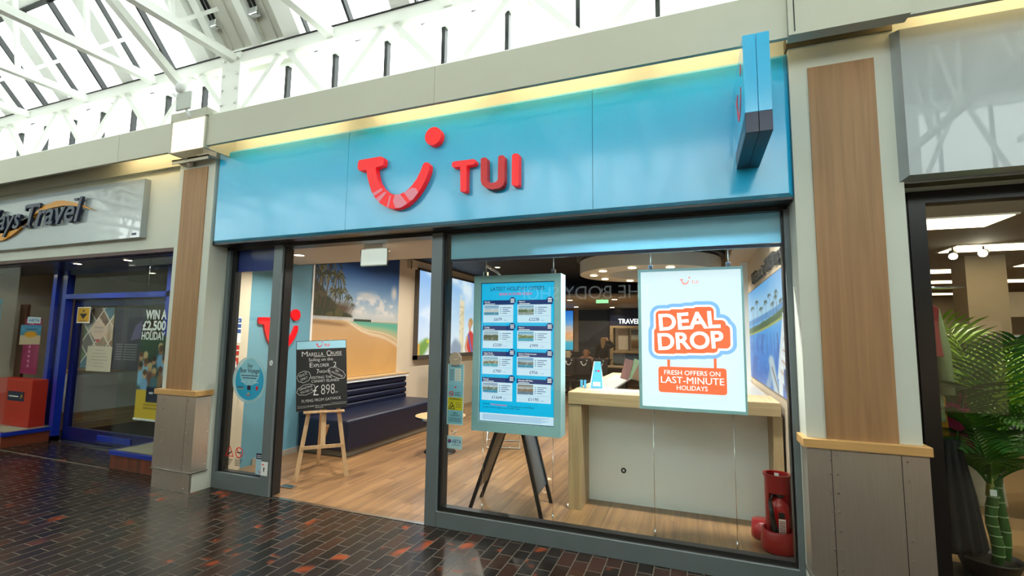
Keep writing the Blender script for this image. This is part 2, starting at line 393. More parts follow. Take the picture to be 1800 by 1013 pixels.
aqua_case = mat('aqua_casing', '#a5d3da', .35, var=.03)
clear = glass('clear_glass')
roof_glass = glass('roof_glass', (.95, .98, .97))
black_paint = mat('black_paint', '#0a0a0b', .6, var=.2)
cream_wall = mat('cream_wall', '#cfc3ae', .6, var=.03)
beige_wall = mat('beige_wall', '#b9a994', .6, var=.03)
blue_wall = mat('blue_wall', '#6094a8', .6, var=.03)
white_lam = mat('white_laminate', '#eef4f6', .35, var=.03)
gloss_white = mat('gloss_white_sign', '#98a3a9', .3, var=.02, coat=1., crough=.02)
white_plastic = mat('white_plastic', '#e4e6e6', .4)
paper = mat('white_paper', '#e8eae8', .6)
black_plastic = mat('black_plastic', '#121314', .4, var=.1)
red_plastic = mat('red_plastic', '#8f1016', .3, var=.05, coat=.2)
navy_leather = mat('navy_leather', '#0d1730', .38, var=.12, scale=20, bump=.04)
led_warm = emit('warm_lamp', '#ffe2b0', 14.)
led_cove = emit('cove_tube', '#ffdfa6', COVE)
led_white = emit('white_lamp', '#fff3dc', 16.)
mall_brick = brick_mat('glazed_floor_brick', .213, .105, (0, 1), [(0., '#14100e'), (.4, '#1a1411'), (.65, '#251812'), (.85, '#341f17'), (1., '#181513')], '#8a3c1a', '#4b453b', .24, .034, .655, .34)
plinth_brick = brick_mat('plinth_brick', 1.0, .075, (0, 2), [(0., '#54281a'), (.5, '#6b301c'), (1., '#7d3a22')], '#8a4a2c', '#57504a', .5, .05)

# ------------------------------------------------------------------ mall shell
struct(MB(mall_brick).box(-16, 9, -5.6, 0, -.08, 0).build('floor_mall', loc=(-1.97, -.034, 0)))
PX = [-3.55 + 1.18 * k for k in range(-10, 9)]                     # roof bays
def ridge(y): return 4.26 + 1.2 * (-.3 - y)                          # near slope; the far one mirrors it about y = -2.7
MID = -2.7
def mir(y, far): return 2 * MID - y if far else y
def M2(p, far): return (p[0], mir(p[1], far), p[2])
SEALED = (-4.73, -3.55)                                            # the boarded bay
for far in (False, True):
    tagn = 'far' if far else 'near'
    UP = .62 if far else 0.                                          # the far eaves stand higher
    rz = (lambda y: 4.88 + .942 * (-.3 - y)) if far else ridge
    # bulkhead: boards, pillar boxes
    segs = [(-16, -11.2), (-11.2, -8.35), (-8.35, -5.745), (-5.74, -4.9), (-4.385, -1.86), (-1.857, .57), (1.165, 4.2), (4.203, 9)]
    for x0, x1 in segs:
        b = MB(bulk_paint); ya, yb = sorted((mir(-.45, far), mir(-.42, far))); b.box(x0, x1, ya, yb, 3.355, 3.66)
        ya, yb = sorted((mir(-.42, far), mir(-.05, far))); b.box(x0, x1, ya, yb, 3.635, 3.66)
        struct(b.build('trim_bulkhead'))
    b = MB(white_paint); ya, yb = sorted((mir(-.14, far), mir(-.1, far))); b.box(-16, 9, ya, yb, 3.36, 3.66); struct(b.build('wall_cove'))
    # eaves truss
    b = MB(roof_white); q = lambda y: mir(y, far)
    ya, yb = sorted((q(-.40), q(-.30))); b.box(-16, 9, ya, yb, 4.17 + UP, 4.275 + UP); b.box(-16, 9, ya, yb, 3.66, 3.70)
    b.m(dark_metal); ya, yb = sorted((q(-.415), q(-.28))); b.box(-16, 9, ya, yb, 4.275 + UP, 4.283 + UP); b.m(roof_white)
    for x in PX:
        for s in (-1, 1): b.bar((x + s * .06, q(-.35), 4.17 + UP), (x + s * .50, q(-.35), 3.69), .05, .055)
    for x in (-4.165, -9.3, 2.9): ya, yb = sorted((q(-.42), q(-.32))); b.box(x - .12, x + .12, ya, yb, 3.66, 4.27 + UP)
    b.m(rivet_m)
    for x in (-4.165,):
        for dx in (-.09, .09):
            for z in (3.75, 3.9, 4.05, 4.2): b.box(x + dx - .012, x + dx + .012, q(-.43) - .006, q(-.43) + .006, z - .012, z + .012, .005)
    struct(b.build('trim_eaves_truss'))
    # clerestory glazing
    b = MB(dark_metal)
    for k in range(-18, 20):
        x = -3.55 + .59 * k - .18; ya, yb = sorted((q(-.16), q(-.11))); b.box(x - .017, x + .017, ya, yb, 3.66, 4.2 + UP)
    ya, yb = sorted((q(-.17), q(-.1))); b.m(roof_white); b.box(-16, 9, ya, yb, 4.2 + UP, 4.26 + UP); b.box(-16, 9, ya, yb, 3.6, 3.68)
    o = struct(b.build('window_clerestory_' + tagn)); g = MB(roof_glass); ya, yb = sorted((q(-.137), q(-.131))); g.box(-16, 9, ya, yb, 3.66, 4.2 + UP); g.build('pane', o)
    # sloped glazing: rafters in pairs of bars with dark mullions between, purlins, panes
    for i, x in enumerate(PX):
        y1, y2 = -.2, MID
        b = MB(roof_white)
        xr = x + .13
        P1, P2 = Vector(M2((xr, y1, rz(y1) + .02), far)), Vector(M2((xr, y2, rz(y2) + .02), far))
        b.tube([P1, P2], 0, flat=(.19, .14))
        xt = x + .58; d1 = Vector(M2((xt, -.36, 4.22), far)); d2 = Vector(M2((xt, MID, 4.22), far)); b.tube([d1, d2], 0, flat=(.075, .075))
        for (s0, ty) in ((-.62, -1.0), (-1.12, -1.0), (-1.12, -1.7), (-1.8, -1.7), (-1.8, MID)):
            b.bar(M2((xt, s0, rz(s0) - .05), far), M2((xt, ty, 4.2), far), .035, .035)
        struct(b.build('roof_truss'))
        if i + 1 < len(PX):
            x2 = PX[i + 1]; bd = SEALED[0] - .05 < x < SEALED[1] - .5 and not far
            bm_ = MB(dark_metal); xm = (x + x2) / 2 + .13
            off = .10
            bm_.tube([M2((xm, -.2, rz(-.2) + off), far), M2((xm, MID, rz(MID) + off), far)], 0, flat=(.026, .06))
            for e in (.23, .03):
                xe = x + e
                bm_.tube([M2((xe, -.2, rz(-.2) + off), far), M2((xe, MID, rz(MID) + off), far)], 0, flat=(.014, .05))
            if not bd and not far:
                o = struct(bm_.build('window_roof_bay'))
                g = MB(roof_glass); nrm = Vector((0, 1.2, 1)).normalized()
                vs = []
                for dz in (.10, .112):
                    for yy in (-.15, MID): vs += [M2((x, yy, rz(yy) + dz), far), M2((x2, yy, rz(yy) + dz), far)]
                fs = [(0, 2, 3, 1), (4, 5, 7, 6), (0, 1, 5, 4), (2, 6, 7, 3), (0, 4, 6, 2), (1, 3, 7, 5)]
                if far: fs = [f[::-1] for f in fs]
                g.add(vs, fs).build('pane', o)
            elif far:
                b = MB(roof_board)
                vs = []
                for dz in (.10, .16):
                    for yy in (-.15, MID): vs += [M2((x, yy, rz(yy) + dz), True), M2((x2, yy, rz(yy) + dz), True)]
                b.add(vs, [f[::-1] for f in [(0, 2, 3, 1), (4, 5, 7, 6), (0, 1, 5, 4), (2, 6, 7, 3), (0, 4, 6, 2), (1, 3, 7, 5)]]); struct(b.build('roof_far_boarding'))
            else:
                b = MB(roof_board)
                vs = []
                for dz in (.12, .2):
                    for yy in (-.15, MID): vs += [(x, yy, rz(yy) + dz), (x2, yy, rz(yy) + dz)]
                b.add(vs, [(0, 2, 3, 1), (4, 5, 7, 6), (0, 1, 5, 4), (2, 6, 7, 3), (0, 4, 6, 2), (1, 3, 7, 5)])
                for k in range(1, 8):
                    xk = x + (x2 - x) * k / 8; b.tube([(xk, -.2, rz(-.2) + .11), (xk, MID, rz(MID) + .11)], 0, flat=(.012, .03))
                b.m(roof_white)
                for xk in (x + .32, x2 - .36): b.tube([(xk, -.25, rz(-.25) + .05), (xk, MID, rz(MID) + .05)], 0, flat=(.09, .09))
                for yy in (-.3, -.95, -1.6): b.box(x, x2, yy - .05, yy + .05, rz(yy) + .02, rz(yy) + .1)
                struct(b.build('roof_boarding'))
    # purlins
    b = MB(roof_white)
    for yy in (-.98, -1.85): b.tube([(-16, mir(yy, far), rz(yy) + .03), (9, mir(yy, far), rz(yy) + .03)], 0, flat=(.12, .1))
    b.m(dark_metal)
    for yy in (-.9, -1.77): b.tube([(-16, mir(yy, far), rz(yy) + .1), (SEALED[0], mir(yy, far), rz(yy) + .1)], 0, flat=(.05, .07))
    struct(b.build('trim_purlins'))
struct(MB(roof_white).box(-16, 9, MID - .1, MID + .1, ridge(MID) + .02, ridge(MID) + .2).build('trim_ridge'))
# thin inclined tie carrying the junction camera
struct(MB(roof_white).bar((-4.8, -.36, 3.96), (-4.8, -2.4, 5.4), .07, .07).build('trim_brace'))
# actuators in the boarded bay
for x, lab in ((-4.36, 'pair of steel roof actuator rods beside the rafter of the boarded bay'), (-3.82, 'steel roof vent actuator with twin rods against the boarding')):
    t = thing('vent_actuator', lab, 'actuator', (x, -.62, ridge(-.62)))
    for dx in (0, .05): MB(black_plastic).tube([(x + dx, -.5, ridge(-.5) + .07), (x + dx, -.9, ridge(-.9) + .07)], .013).build('rod', t)
    MB(chrome).box(x - .03, x + .08, -.53, -.47, ridge(-.5) + .02, ridge(-.5) + .1, .01).build('bracket', t)

# shop-side masonry: wall over the shopfronts, roof decks over the shops
b = MB(white_paint)
b.box(-16, 9, -.1, .1, 2.46, 3.62)
struct(b.build('wall_over_shopfronts'))
struct(MB(roof_board).box(-16, 9, -.09, 15, 3.60, 3.64).build('roof_deck'))
struct(MB(white_paint).box(-16, -15.9, -5.6, .1, 0, 6.8).build('light_stop_end'))  # unseen wall added to keep sky light out; the mall runs on
struct(MB(white_paint).box(8.9, 9, -5.6, .1, 0, 6.8).build('light_stop_far_end'))  # likewise an added closing against side light, out of view
# dark steel strip closing the cove over the beech pillar
struct(MB(mat('aged_steel', '#6d6552', .45, .6, var=.15)).box(.6, 1.165, -.21, -.14, 3.42, 3.5).build('trim_steel_strip'))
b = MB(bulk_paint); b.box(.572, 1.163, -.475, -.385, 3.352, 3.67); b.box(.572, 1.163, -.385, -.1, 3.6, 3.67); b.m(dark_metal); b.box(.60, .606, -.477, -.474, 3.37, 3.66); struct(b.build('trim_pillar_box'))
# lit pillar box over the other pillar
b = MB(bulk_paint); b.box(-4.9, -4.385, -.47, -.10, 3.65, 3.74); b.box(-4.9, -4.87, -.47, -.1, 3.33, 3.66); b.box(-4.405, -4.385, -.47, -.1, 3.33, 3.66)
o = struct(b.build('trim_light_box')); MB(emit('opal_light', '#ffeed6', 1.0)).box(-4.87, -4.405, -.465, -.45, 3.34, 3.65).build('diffuser', o)
struct(MB(white_paint).box(-5.1, -4.56, -.3, -.1, 3.33, 3.345).box(-5.1, -4.56, -.3, -.29, 3.30, 3.345).build('trim_pillar_ledge'))

# cove tubes behind the bulkhead
def cove(x0, x1):
    t = thing('cove_batten', 'warm fluorescent batten tucked behind the white bulkhead', 'light', ((x0 + x1) / 2, -.33, 3.58), 'warm cove battens')
    MB(white_plastic).box(x0, x1, -.36, -.30, 3.60, 3.632, .004).build('tray', t)
    MB(led_cove).tube([(x0 + .02, -.33, 3.575), (x1 - .02, -.33, 3.575)], .013).build('tube', t)
for x0, x1 in ((-4.34, -2.95), (-2.72, -1.5), (-1.42, -.35), (-.28, .5), (1.22, 2.4), (2.45, 3.7), (-6.15, -4.95), (3.75, 5)): cove(x0, x1)

struct(MB(black_frame).box(-16, 10, -5.6, 15, -.2, -.085).build('light_leak_slab'))  # unseen dark slab added to stop sky light leaking through floor gaps
struct(MB(mall_brick).box(-6.2, -4.6, 0, .029, -.08, 0).box(-16, -8.5, 0, .029, -.08, 0).build('floor_edge', loc=(-1.97, -.034, 0))); struct(MB(mat('mortar_line', '#5a5246', .8)).box(-8.5, -6.2, -.012, .012, -.01, .0015).build('trim_floor_joint'))
# pillars
def pillar(xa, xb, wa, wb, sa, sb, seam, lab):
    b = MB(white_paint); b.box(xa, xb, -.2, .1, 0, 3.42); o = struct(b.build('pillar'))
    MB(beech).box(wa, wb, -.209, -.2, .965, 3.265).build('beech_panel', o)
    c = MB(oak_cap); c.box(sa, sb, -.25, -.05, .918, .97, .004); c.build('cap_rail', o)
    s = MB(steel); s.box(sa + .02, sb - .012, -.226, -.07, .19, .915); s.box(sa + .03, sb - .03, -.222, -.07, 0, .183); s.m(steel_edge)
    s.box(sa + .01, sb - .005, -.234, -.06, .181, .191); s.box(sa + .02, sb - .012, -.229, -.07, .908, .914)
    s.m(dark_metal)
    for x in seam: s.box(x - .0018, x + .0018, -.2265, -.22, .19, .91)
    s.build('steel_cladding', o)
    r = MB(rivet_m, frame((0, -.226, 0), (1, 0, 0), (0, 0, 1)))
    for x in seam:
        for k in range(7): r.disc(x + .025, .25 + .105 * k, .006, 0, .003, 10)
    for x in (sa + .1, sb - .1):
        for z in (.04, .14): r.disc(x, z, .006, -.003, .001, 10)
    for z in (.25, .355, .46, .565, .67, .775, .86): r.disc((sa + sb) / 2 - .17, z, .006, 0, .003, 10)
    if xb < 0:
        r2 = MB(rivet_m, frame((sb - .012, 0, 0), (0, 1, 0), (0, 0, 1)))
        for z in (.25, .355, .46, .565, .67, .775, .86): r2.disc(-.09, z, .006, 0, .003, 10)
        r2.build('side_rivets', o)
    r.build('rivets', o); return o
pillar(-5.11, -4.575, -5.04, -4.677, -5.15, -4.55, (-4.69,), '')
pillar(.612, 1.172, .714, 1.063, .585, 1.2, (.728, 1.062), '')
pillar(-10.6, -10.05, -10.5, -10.15, -10.64, -10.01, (-10.2,), '')
# small sensor over the beech panel
t = thing('motion_sensor', 'small white egg-shaped sensor above the narrow beech pillar panel', 'sensor', (-4.93, -.2, 3.33))
MB(white_plastic, facing(-.2)).lathe([(.001, 0), (.03, .0), (.035, .01), (.02, .02)], -4.93, 3.33).build('base', t)
MB(mat('sensor_grey', '#b9b0a2', .4)).ball((-4.90, -.245, 3.315), .036, sz=1.35).build('lens', t)
# junction camera at the brace foot
t = thing('security_camera', 'white dome camera with grey plate at the foot of the roof brace', 'camera', (-4.74, -.47, 3.72))
MB(white_plastic).ball((-4.73, -.50, 3.97), .06).build('dome', t)
MB(mat('plate_grey', '#b8bdb8', .4, .3)).box(-4.78, -4.58, -.515, -.49, 3.74, 3.92, .006).build('plate', t)
MB(white_plastic).bar((-4.84, -.5, 3.93), (-4.76, -.5, 3.87), .04, .02).build('bracket', t)
MB(white_plastic).tube([(-4.66, -.48, 3.74), (-4.62, -.46, 3.662)], .02).build('mount', t)

# ------------------------------------------------------------------ fascia, logo, lettering
t = thing('shop_fascia', 'glossy sky blue shop fascia with red smile logo above the grey shopfront', 'fascia sign', (-1.97, -.15, 2.45))
XA, XB = -4.545, .609
cuts = [XA, -2.88, -.662, XB]
for i in range(3):
    a, c = cuts[i] + (.0015 if i else 0), cuts[i + 1] - (.0015 if i < 2 else 0)
    b = MB(sky_blue); e = .028
    xi, xj = (a + e if i == 0 else a), (c - e if i == 2 else c)
    v = [(xi, -.2, 2.468), (xj, -.2, 2.468), (xj, -.2, 3.372), (xi, -.2, 3.372), (a, -.172, 2.45), (c, -.172, 2.45), (c, -.172, 3.40), (a, -.172, 3.40), (a, -.105, 2.45), (c, -.105, 2.45), (c, -.105, 3.40), (a, -.105, 3.40)]
    b.add(v, [(0, 1, 2, 3), (4, 5, 1, 0), (1, 5, 6, 2), (3, 2, 6, 7), (4, 0, 3, 7), (4, 8, 9, 5), (5, 9, 10, 6), (7, 6, 10, 11), (4, 7, 11, 8)], False); b.build('fascia_panel', t)
SM = [(-2.719, 3.054), (-2.707, 3.068), (-2.48, 3.072), (-2.455, 3.058), (-2.447, 3.026), (-2.455, 2.991), (-2.531, 2.98), (-2.522, 2.923), (-2.501, 2.857), (-2.461, 2.8), (-2.404, 2.752), (-2.336, 2.721), (-2.277, 2.717), (-2.219, 2.736), (-2.162, 2.779), (-2.118, 2.831), (-2.085, 2.889), (-2.059, 2.952), (-2.042, 2.965), (-2.014, 2.962), (-1.998, 2.94), (-2.0, 2.894), (-2.026, 2.826), (-2.063, 2.759), (-2.107, 2.702), (-2.157, 2.656), (-2.214, 2.618), (-2.278, 2.6), (-2.343, 2.599), (-2.41, 2.622), (-2.473, 2.659), (-2.524, 2.711), (-2.565, 2.773), (-2.593, 2.845), (-2.616, 2.912), (-2.628, 2.969), (-2.695, 2.969), (-2.715, 2.982), (-2.723, 3.011)]
DOT = (-1.972, 3.182, .0765)
LT = [(-1.79, 2.93), (-1.774, 2.94), (-1.598, 2.938), (-1.582, 2.929), (-1.582, 2.906), (-1.597, 2.894), (-1.657, 2.894), (-1.655, 2.687), (-1.666, 2.679), (-1.708, 2.688), (-1.715, 2.891), (-1.773, 2.891), (-1.789, 2.9)]
LU = [(-1.535, 2.933), (-1.515, 2.94), (-1.489, 2.937), (-1.48, 2.923), (-1.477, 2.747), (-1.459, 2.732), (-1.424, 2.727), (-1.399, 2.733), (-1.387, 2.751), (-1.387, 2.929), (-1.377, 2.939), (-1.347, 2.938), (-1.334, 2.927), (-1.331, 2.731), (-1.343, 2.694), (-1.373, 2.678), (-1.433, 2.675), (-1.484, 2.69), (-1.517, 2.717), (-1.532, 2.752)]
LI = [(-1.272, 2.928), (-1.257, 2.938), (-1.228, 2.937), (-1.215, 2.926), (-1.213, 2.69), (-1.225, 2.682), (-1.259, 2.688), (-1.271, 2.696)]
PK = [[(-2.549, 2.753), (-2.458, 2.789), (-2.447, 2.771), (-2.529, 2.729)], [(-2.512, 2.705), (-2.428, 2.754), (-2.407, 2.745), (-2.482, 2.667)], [(-2.375, 2.718), (-2.362, 2.715), (-2.382, 2.613), (-2.399, 2.62)],
      [(-2.324, 2.717), (-2.271, 2.716), (-2.197, 2.634), (-2.26, 2.601), (-2.313, 2.604), (-2.339, 2.663)], [(-2.236, 2.728), (-2.161, 2.761), (-2.12, 2.754), (-2.096, 2.716), (-2.146, 2.66), (-2.174, 2.653)]]
F = facing(-.2)
sm_o = MB(lit_red, F).poly(SM, .004, .06).build('smile_logo', t)
p = MB(letter_pink, F)
for q in PK: p.poly(q, .0602, .0612)
p.build('pink_stripes', sm_o)
MB(lit_red, F).disc(DOT[0], DOT[1], DOT[2], .004, .06, 40).build('logo_dot', t)
dark_red = mat('letter_dark_red', '#d00a18', .35, var=.03)
MB(lit_red, F).poly(LT, .004, .06).build('letter', t); MB(dark_red, F).poly(LU, .004, .06).build('letter', t); MB(lit_red, F).poly(LI, .004, .06).build('letter', t)
def smile(b, x, y, wd, z0, z1=None, dot=True):
    """the smile logo, wd wide, its left edge at x and lowest point at y"""
    k = wd / .727; g = lambda p: (x + (p[0] + 2.723) * k, y + (p[1] - 2.599) * k)
    b.poly([g(p) for p in SM], z0, z1)
    if dot: c = g(DOT); b.disc(c[0], c[1], DOT[2] * k, z0, z1, 16)
    return b
def logo(b, x, y, wd, z0, z1=None):
    k = wd / 1.51; g = lambda p: (x + (p[0] + 2.723) * k, y + (p[1] - 2.599) * k)
    smile(b, x, y, .727 * k, z0, z1)
    for L in (LT, LU, LI): b.poly([g(p) for p in L], z0, z1)
    return b

# projecting sign
t = thing('projecting_sign', 'projecting sky blue box sign with navy base above the shopfront corner', 'projecting sign', (.353, -.5, 2.65))
b = MB(sky_blue); b.box(.287, .352, -.80, -.2, 2.765, 3.21, .002); b.box(.354, .419, -.80, -.2, 2.765, 3.21, .002); b.build('box_body', t)
b = MB(navy_panel); b.box(.287, .352, -.80, -.2, 2.652, 2.765, .002); b.box(.354, .419, -.80, -.2, 2.652, 2.765, .002); b.build('navy_base', t)
b = MB(letter_red, frame((.287, -.2, 0), (0, -1, 0), (0, 0, 1))); smile(b, .14, 2.85, .3, .0005, .002); b.build('smile_logo', t)
b = MB(paper, frame((.287, -.2, 0), (0, -1, 0), (0, 0, 1))); b.rect(.1, .5, 2.69, 2.694, .0005, .001); b.build('base_lettering', t)

# ------------------------------------------------------------------ shopfront frame and glass
gx0, gx1 = -1.97, .565
b = MB(grey_metal)
b.box(-4.605, -4.525, 0, .12, 0, 2.43); b.box(-4.525, -3.915, 0, .1, 0, .155); b.box(-3.915, -3.805, -.002, .095, 0, 2.42)
b.m(dark_metal); b.box(-4.525, -4.47, .03, .1, .155, 2.43); b.box(-4.47, -3.915, .035, .1, .150, .165); b.box(-3.805, -3.79, .03, .10, 0, 2.42); b.box(-4.6, -2.1, .0, .14, 2.405, 2.47); b.box(-3.84, -3.80, .10, .135, 0, 2.4)
b.m(black_frame); b.box(-4.575, .615, -.17, .02, 2.432, 2.47)
o = struct(b.build('window_1'))
MB(clear).box(-4.47, -3.915, .048, .056, .16, 2.41).build('pane', o)
MB(film('navy_film', '#16308a', 1., .3)).box(-4.47, -3.915, .058, .06, 2.18, 2.41).build('navy_band', o)
b = MB(grey_metal)
b.box(-2.102, -2.0, -.004, .14, 0, 2.425); b.box(-2.0, .58, -.002, .1, 0, .118); b.box(.578, .615, 0, .14, 0, 2.43)
b.m(steel_edge); b.box(-1.985, .575, .01, .03, .118, .124)
b.m(dark_metal); b.box(-2.0, -1.975, .03, .14, .118, 2.43); b.box(-1.99, .58, .032, .1, .12, .15); b.box(.565, .58, .03, .1, .118, 2.43); b.box(-2.0, .6, .0, .14, 2.41, 2.47); b.box(-2.1, -2.06, .14, .2, 0, 2.41)
b.m(mat('joint_line', '#2a2f31', .5)); b.box(-2.0005, -1.9985, -.0025, .01, 0, .118)
o = struct(b.build('window_2'))
MB(clear).box(-1.975, .566, .048, .056, .148, 2.415).build('pane', o)
MB(film('sky_band_film', '#a2daf0', .93, .3)).box(-1.948, .566, .058, .06, 2.20, 2.412).build('frosted_band', o)
MB(navy_panel).box(-1.948, .566, .062, .09, 2.175, 2.198).build('band_edge_rail', o)
struct(MB(steel_edge).box(-3.8, -2.1, -.01, .03, -.01, .004).build('trim_threshold'))
# ------------------------------------------------------------------ travel shop shell
struct(MB(plank).box(-4.9, .66, .02, 12, -.05, 0).build('floor_shop', loc=(0, 0, 0)))
b = MB(blue_wall); b.box(-5.0, -4.9, .57, 1.55, 0, 3.0); struct(b.build('wall_blue'))
b = MB(cream_wall); b.box(-5.0, -4.9, 1.55, 12, 0, 3.0); struct(b.build('wall_left')); struct(MB(cream_wall).box(-5.0, -4.87, .1, .57, 0, 2.44).build('wall_left_return'))
b = MB(beige_wall); b.box(.66, .76, .1, 12, 0, 3.0); struct(b.build('wall_right'))
b = MB(beige_wall); b.box(-5.0, .76, 12, 12.1, 0, 3.0); struct(b.build('wall_back'))
struct(MB(black_paint).box(-5.0, .76, 1.25, 12.1, 2.95, 3.02).build('ceiling_black'))
b = MB(mat('soffit_paint', '#c9bfae', .6, var=.02)); b.box(-4.9, -1.0, .1, 1.3, 2.45, 2.5); b.box(-4.9, -1.0, 1.28, 1.3, 2.45, 2.97); struct(b.build('ceiling_soffit'))
struct(MB(black_paint).box(-1.0, .66, .1, 1.3, 2.92, 2.97).build('ceiling_front'))
struct(MB(black_paint).box(-4.95, .66, .1, .14, 2.42, 3.0).build('wall_lintel'))
b = MB(beige_wall); b.box(.42, .66, 1.0, 6.0, 2.52, 2.56); b.box(.42, .46, 1.0, 6, 2.56, 2.95); struct(b.build('ceiling_bulkhead'))
struct(MB(mat('skirting_grey', '#9a958a', .5)).box(-4.9, -4.885, .75, 1.5, 0, .07).build('baseboard_left'))

def downlight(x, y, z, label, power=12, r=.05, group=None, col=(1, .92, .82), spread=150):
    t = thing('downlight', label, 'downlight', (x, y, z - .012), group)
    MB(white_plastic).ring(x, y, r, r + .016, z - .008, z).build('trim_ring', t)
    MB(led_warm).disc(x, y, r, z - .005, z - .001, 24).build('lens', t)
    area('downlight_lamp', (x, y, z - .02), r * 2, power, col, (0, 0, 0), None, spread)
downlight(-4.24, .64, 2.45, 'round downlight in the soffit nearest the blue wall', 26 * INT, .055)
downlight(-3.10, .68, 2.45, 'round downlight in the soffit behind the blank exit panel', 26 * INT, .055)

for x, lab in ((-1.45, 'added downlight in the dark window ceiling above the offers screen'), (-.55, 'added downlight in the dark window ceiling between screen and lightbox'), (.1, 'added downlight in the dark window ceiling by the welcome wall')): downlight(x, .40, 2.92, lab, 56 * INT, .05, None, (1, .97, .93))  # fill lamps added to brighten the counter panel and window display
for y, lab in ((2.3, 'added downlight in the black ceiling washing the beach mural'), (3.6, 'added downlight in the black ceiling over the far end of the bench'), (5.4, 'added downlight in the black ceiling by the side lightbox')): downlight(-3.75, y, 2.95, lab, 42 * INT, .05, None, (1, .92, .8))  # fill lamps added to brighten the mural and the bench side
# blank illuminated panel by the door
t = thing('exit_panel', 'blank acrylic emergency sign hanging from the entrance soffit', 'exit sign', (-2.98, .36, 2.26))
MB(white_plastic).box(-3.09, -2.86, .33, .39, 2.40, 2.448, .004).build('housing', t)
MB(emit('acrylic_glow', '#dfeee2', .7)).box(-3.135, -2.82, .355, .365, 2.235, 2.398, .002).build('acrylic_panel', t)
e = MB(chrome); e.box(-3.14, -2.815, .35, .37, 2.23, 2.238); e.box(-3.14, -3.133, .35, .37, 2.23, 2.40); e.box(-2.822, -2.815, .35, .37, 2.23, 2.40); e.build('edge_trim', t)

# red smile logo on the blue wall
b = MB(letter_red, leftwall(-4.9)); smile(b, .70, 1.335, .62, .0, .03, False); o = b.build('wall_logo'); tag(o, 'red smile-shaped wall logo on the blue side wall', 'logo')
MB(letter_red, leftwall(-4.9)).disc(1.27, 1.785, .075, 0, .03).build('logo_dot', o)
# notices by the entrance
t = thing('fire_action_notice', 'blue and white fire action notice on the cream wall inside', 'notice', (-4.86, .38, 1.43))
LW = leftwall(-4.87) @ Matrix.Translation((.13, 0, 0))
MB(paper, LW).rect(.17, .34, 1.43, 1.72, .001, .004).build('sheet', t)
b = MB(mat('print_blue', '#1d4a8f', .5), LW); b.rect(.175, .335, 1.66, 1.71, .0042, .005); b.rect(.2, .335, 1.6, 1.645, .0042, .005); b.rect(.2, .335, 1.54, 1.585, .0042, .005)
b.m(mat('print_red', '#b3261f', .5)); b.rect(.175, .195, 1.61, 1.64, .0042, .005); b.m(mat('print_green', '#2a8a4a', .5)); b.rect(.175, .195, 1.54, 1.575, .0042, .005); b.m(paper); b.text('Fire Action', .19, 1.675, .022, wd=.12, z0=.0052, weight=.01); b.build('printing', t)
for z0, z1, lab, nm in ((1.29, 1.40, 'red banded fire point sign under the blue notice', 'fire_point_sign'), (1.10, 1.26, 'red and white call point sign with hand symbol', 'call_point_sign')):
    t = thing(nm, lab, 'sign', (-4.86, .38, z0)); MB(MATS['print_red'], LW).rect(.17, .33, z0, z1, .001, .004).build('plate', t)
    b = MB(paper, LW)
    if nm == 'fire_point_sign': b.rect(.17, .33, (z0 + z1) / 2 - .006, (z0 + z1) / 2 + .006, .0042, .005)
    else:
        b.disc(.21, z0 + .05, .028, .0042, .005); b.rect(.2, .23, z0 + .06, z0 + .12, .0042, .005); b.poly([(.26, z0 + .05), (.31, z0 + .05), (.30, z0 + .12), (.285, z0 + .14), (.27, z0 + .12)], .0042, .005)
    b.build('symbol', t)
for yy, lab in ((.50, 'small white coat hook on the cream entrance wall, the deeper one'), (.34, 'small white coat hook on the cream entrance wall, the one nearest the glass')):
    tag(MB(chrome).tube([(-4.868, yy, .88), (-4.84, yy, .87), (-4.83, yy, .85), (-4.84, yy, .83), (-4.85, yy, .84)], .006).build('coat_hook'), lab, 'hook')

# stickers on the sidelight glass
G = facing(.048)
t = thing('glass_roundel', 'round Bon Voyage sticker in two blues on the sidelight glass', 'sticker', (-4.19, .046, .845))
MB(film('roundel_pale', '#9fc6cf', .55), G).disc(-4.195, 1.075, .232, .0005, .0015, 48).build('pale_ring', t)
b = MB(mat('roundel_blue', '#16a3cf', .4), G).disc(-4.195, 1.065, .192, .0018, .0024, 48); b.m(mat('roundel_aqua', '#8ccbdc', .4)); b.disc(-4.195, 1.15, .135, .0026, .003, 40); b.build('blue_disc', t)
b = MB(navy_panel, G); b.text('Say', -4.195, 1.20, .038, 'C', z0=.0034, weight=.01); b.text('Bon Voyage', -4.195, 1.145, .045, 'C', .26, z0=.0034, weight=.015); b.rect(-4.31, -4.08, 1.112, 1.12, .0034); b.rect(-4.29, -4.1, 1.088, 1.096, .0034)
b.rect(-4.215, -4.17, .975, 1.02, .0034); b.m(paper); b.text('X', -4.195, 1.045, .016, 'C', z0=.0034); b.rect(-4.31, -4.26, 1.05, 1.056, .0034); b.rect(-4.13, -4.07, 1.048, 1.054, .0034); b.m(MATS['print_blue']); b.rect(-4.35, -4.27, .99, 1.004, .0034)
b.m(mat('print_yellow', '#c9b23a', .5)); b.rect(-4.345, -4.265, .98, .988, .0034); b.m(letter_red); b.disc(-4.085, 1.0, .017, .0034); b.poly([(-4.098, .99), (-4.072, .99), (-4.085, .965)], .0034); b.rect(-4.225, -4.165, .918, .925, .0034); b.m(MATS['print_yellow']); b.disc(-4.195, .94, .01, .0034); b.build('lettering', t)
t = thing('scan_sticker', 'navy and pale blue notice sticker low on the sidelight glass', 'sticker', (-3.98, .046, .165))
b = MB(mat('pale_blue_print', '#a9cfe0', .5), G).rect(-4.035, -3.93, .165, .375, .001, .002); b.m(navy_panel); b.rect(-4.035, -3.93, .32, .375, .0021, .0026); b.rect(-4.035, -3.93, .155, .172, .0021, .0026); b.build('sheet', t)
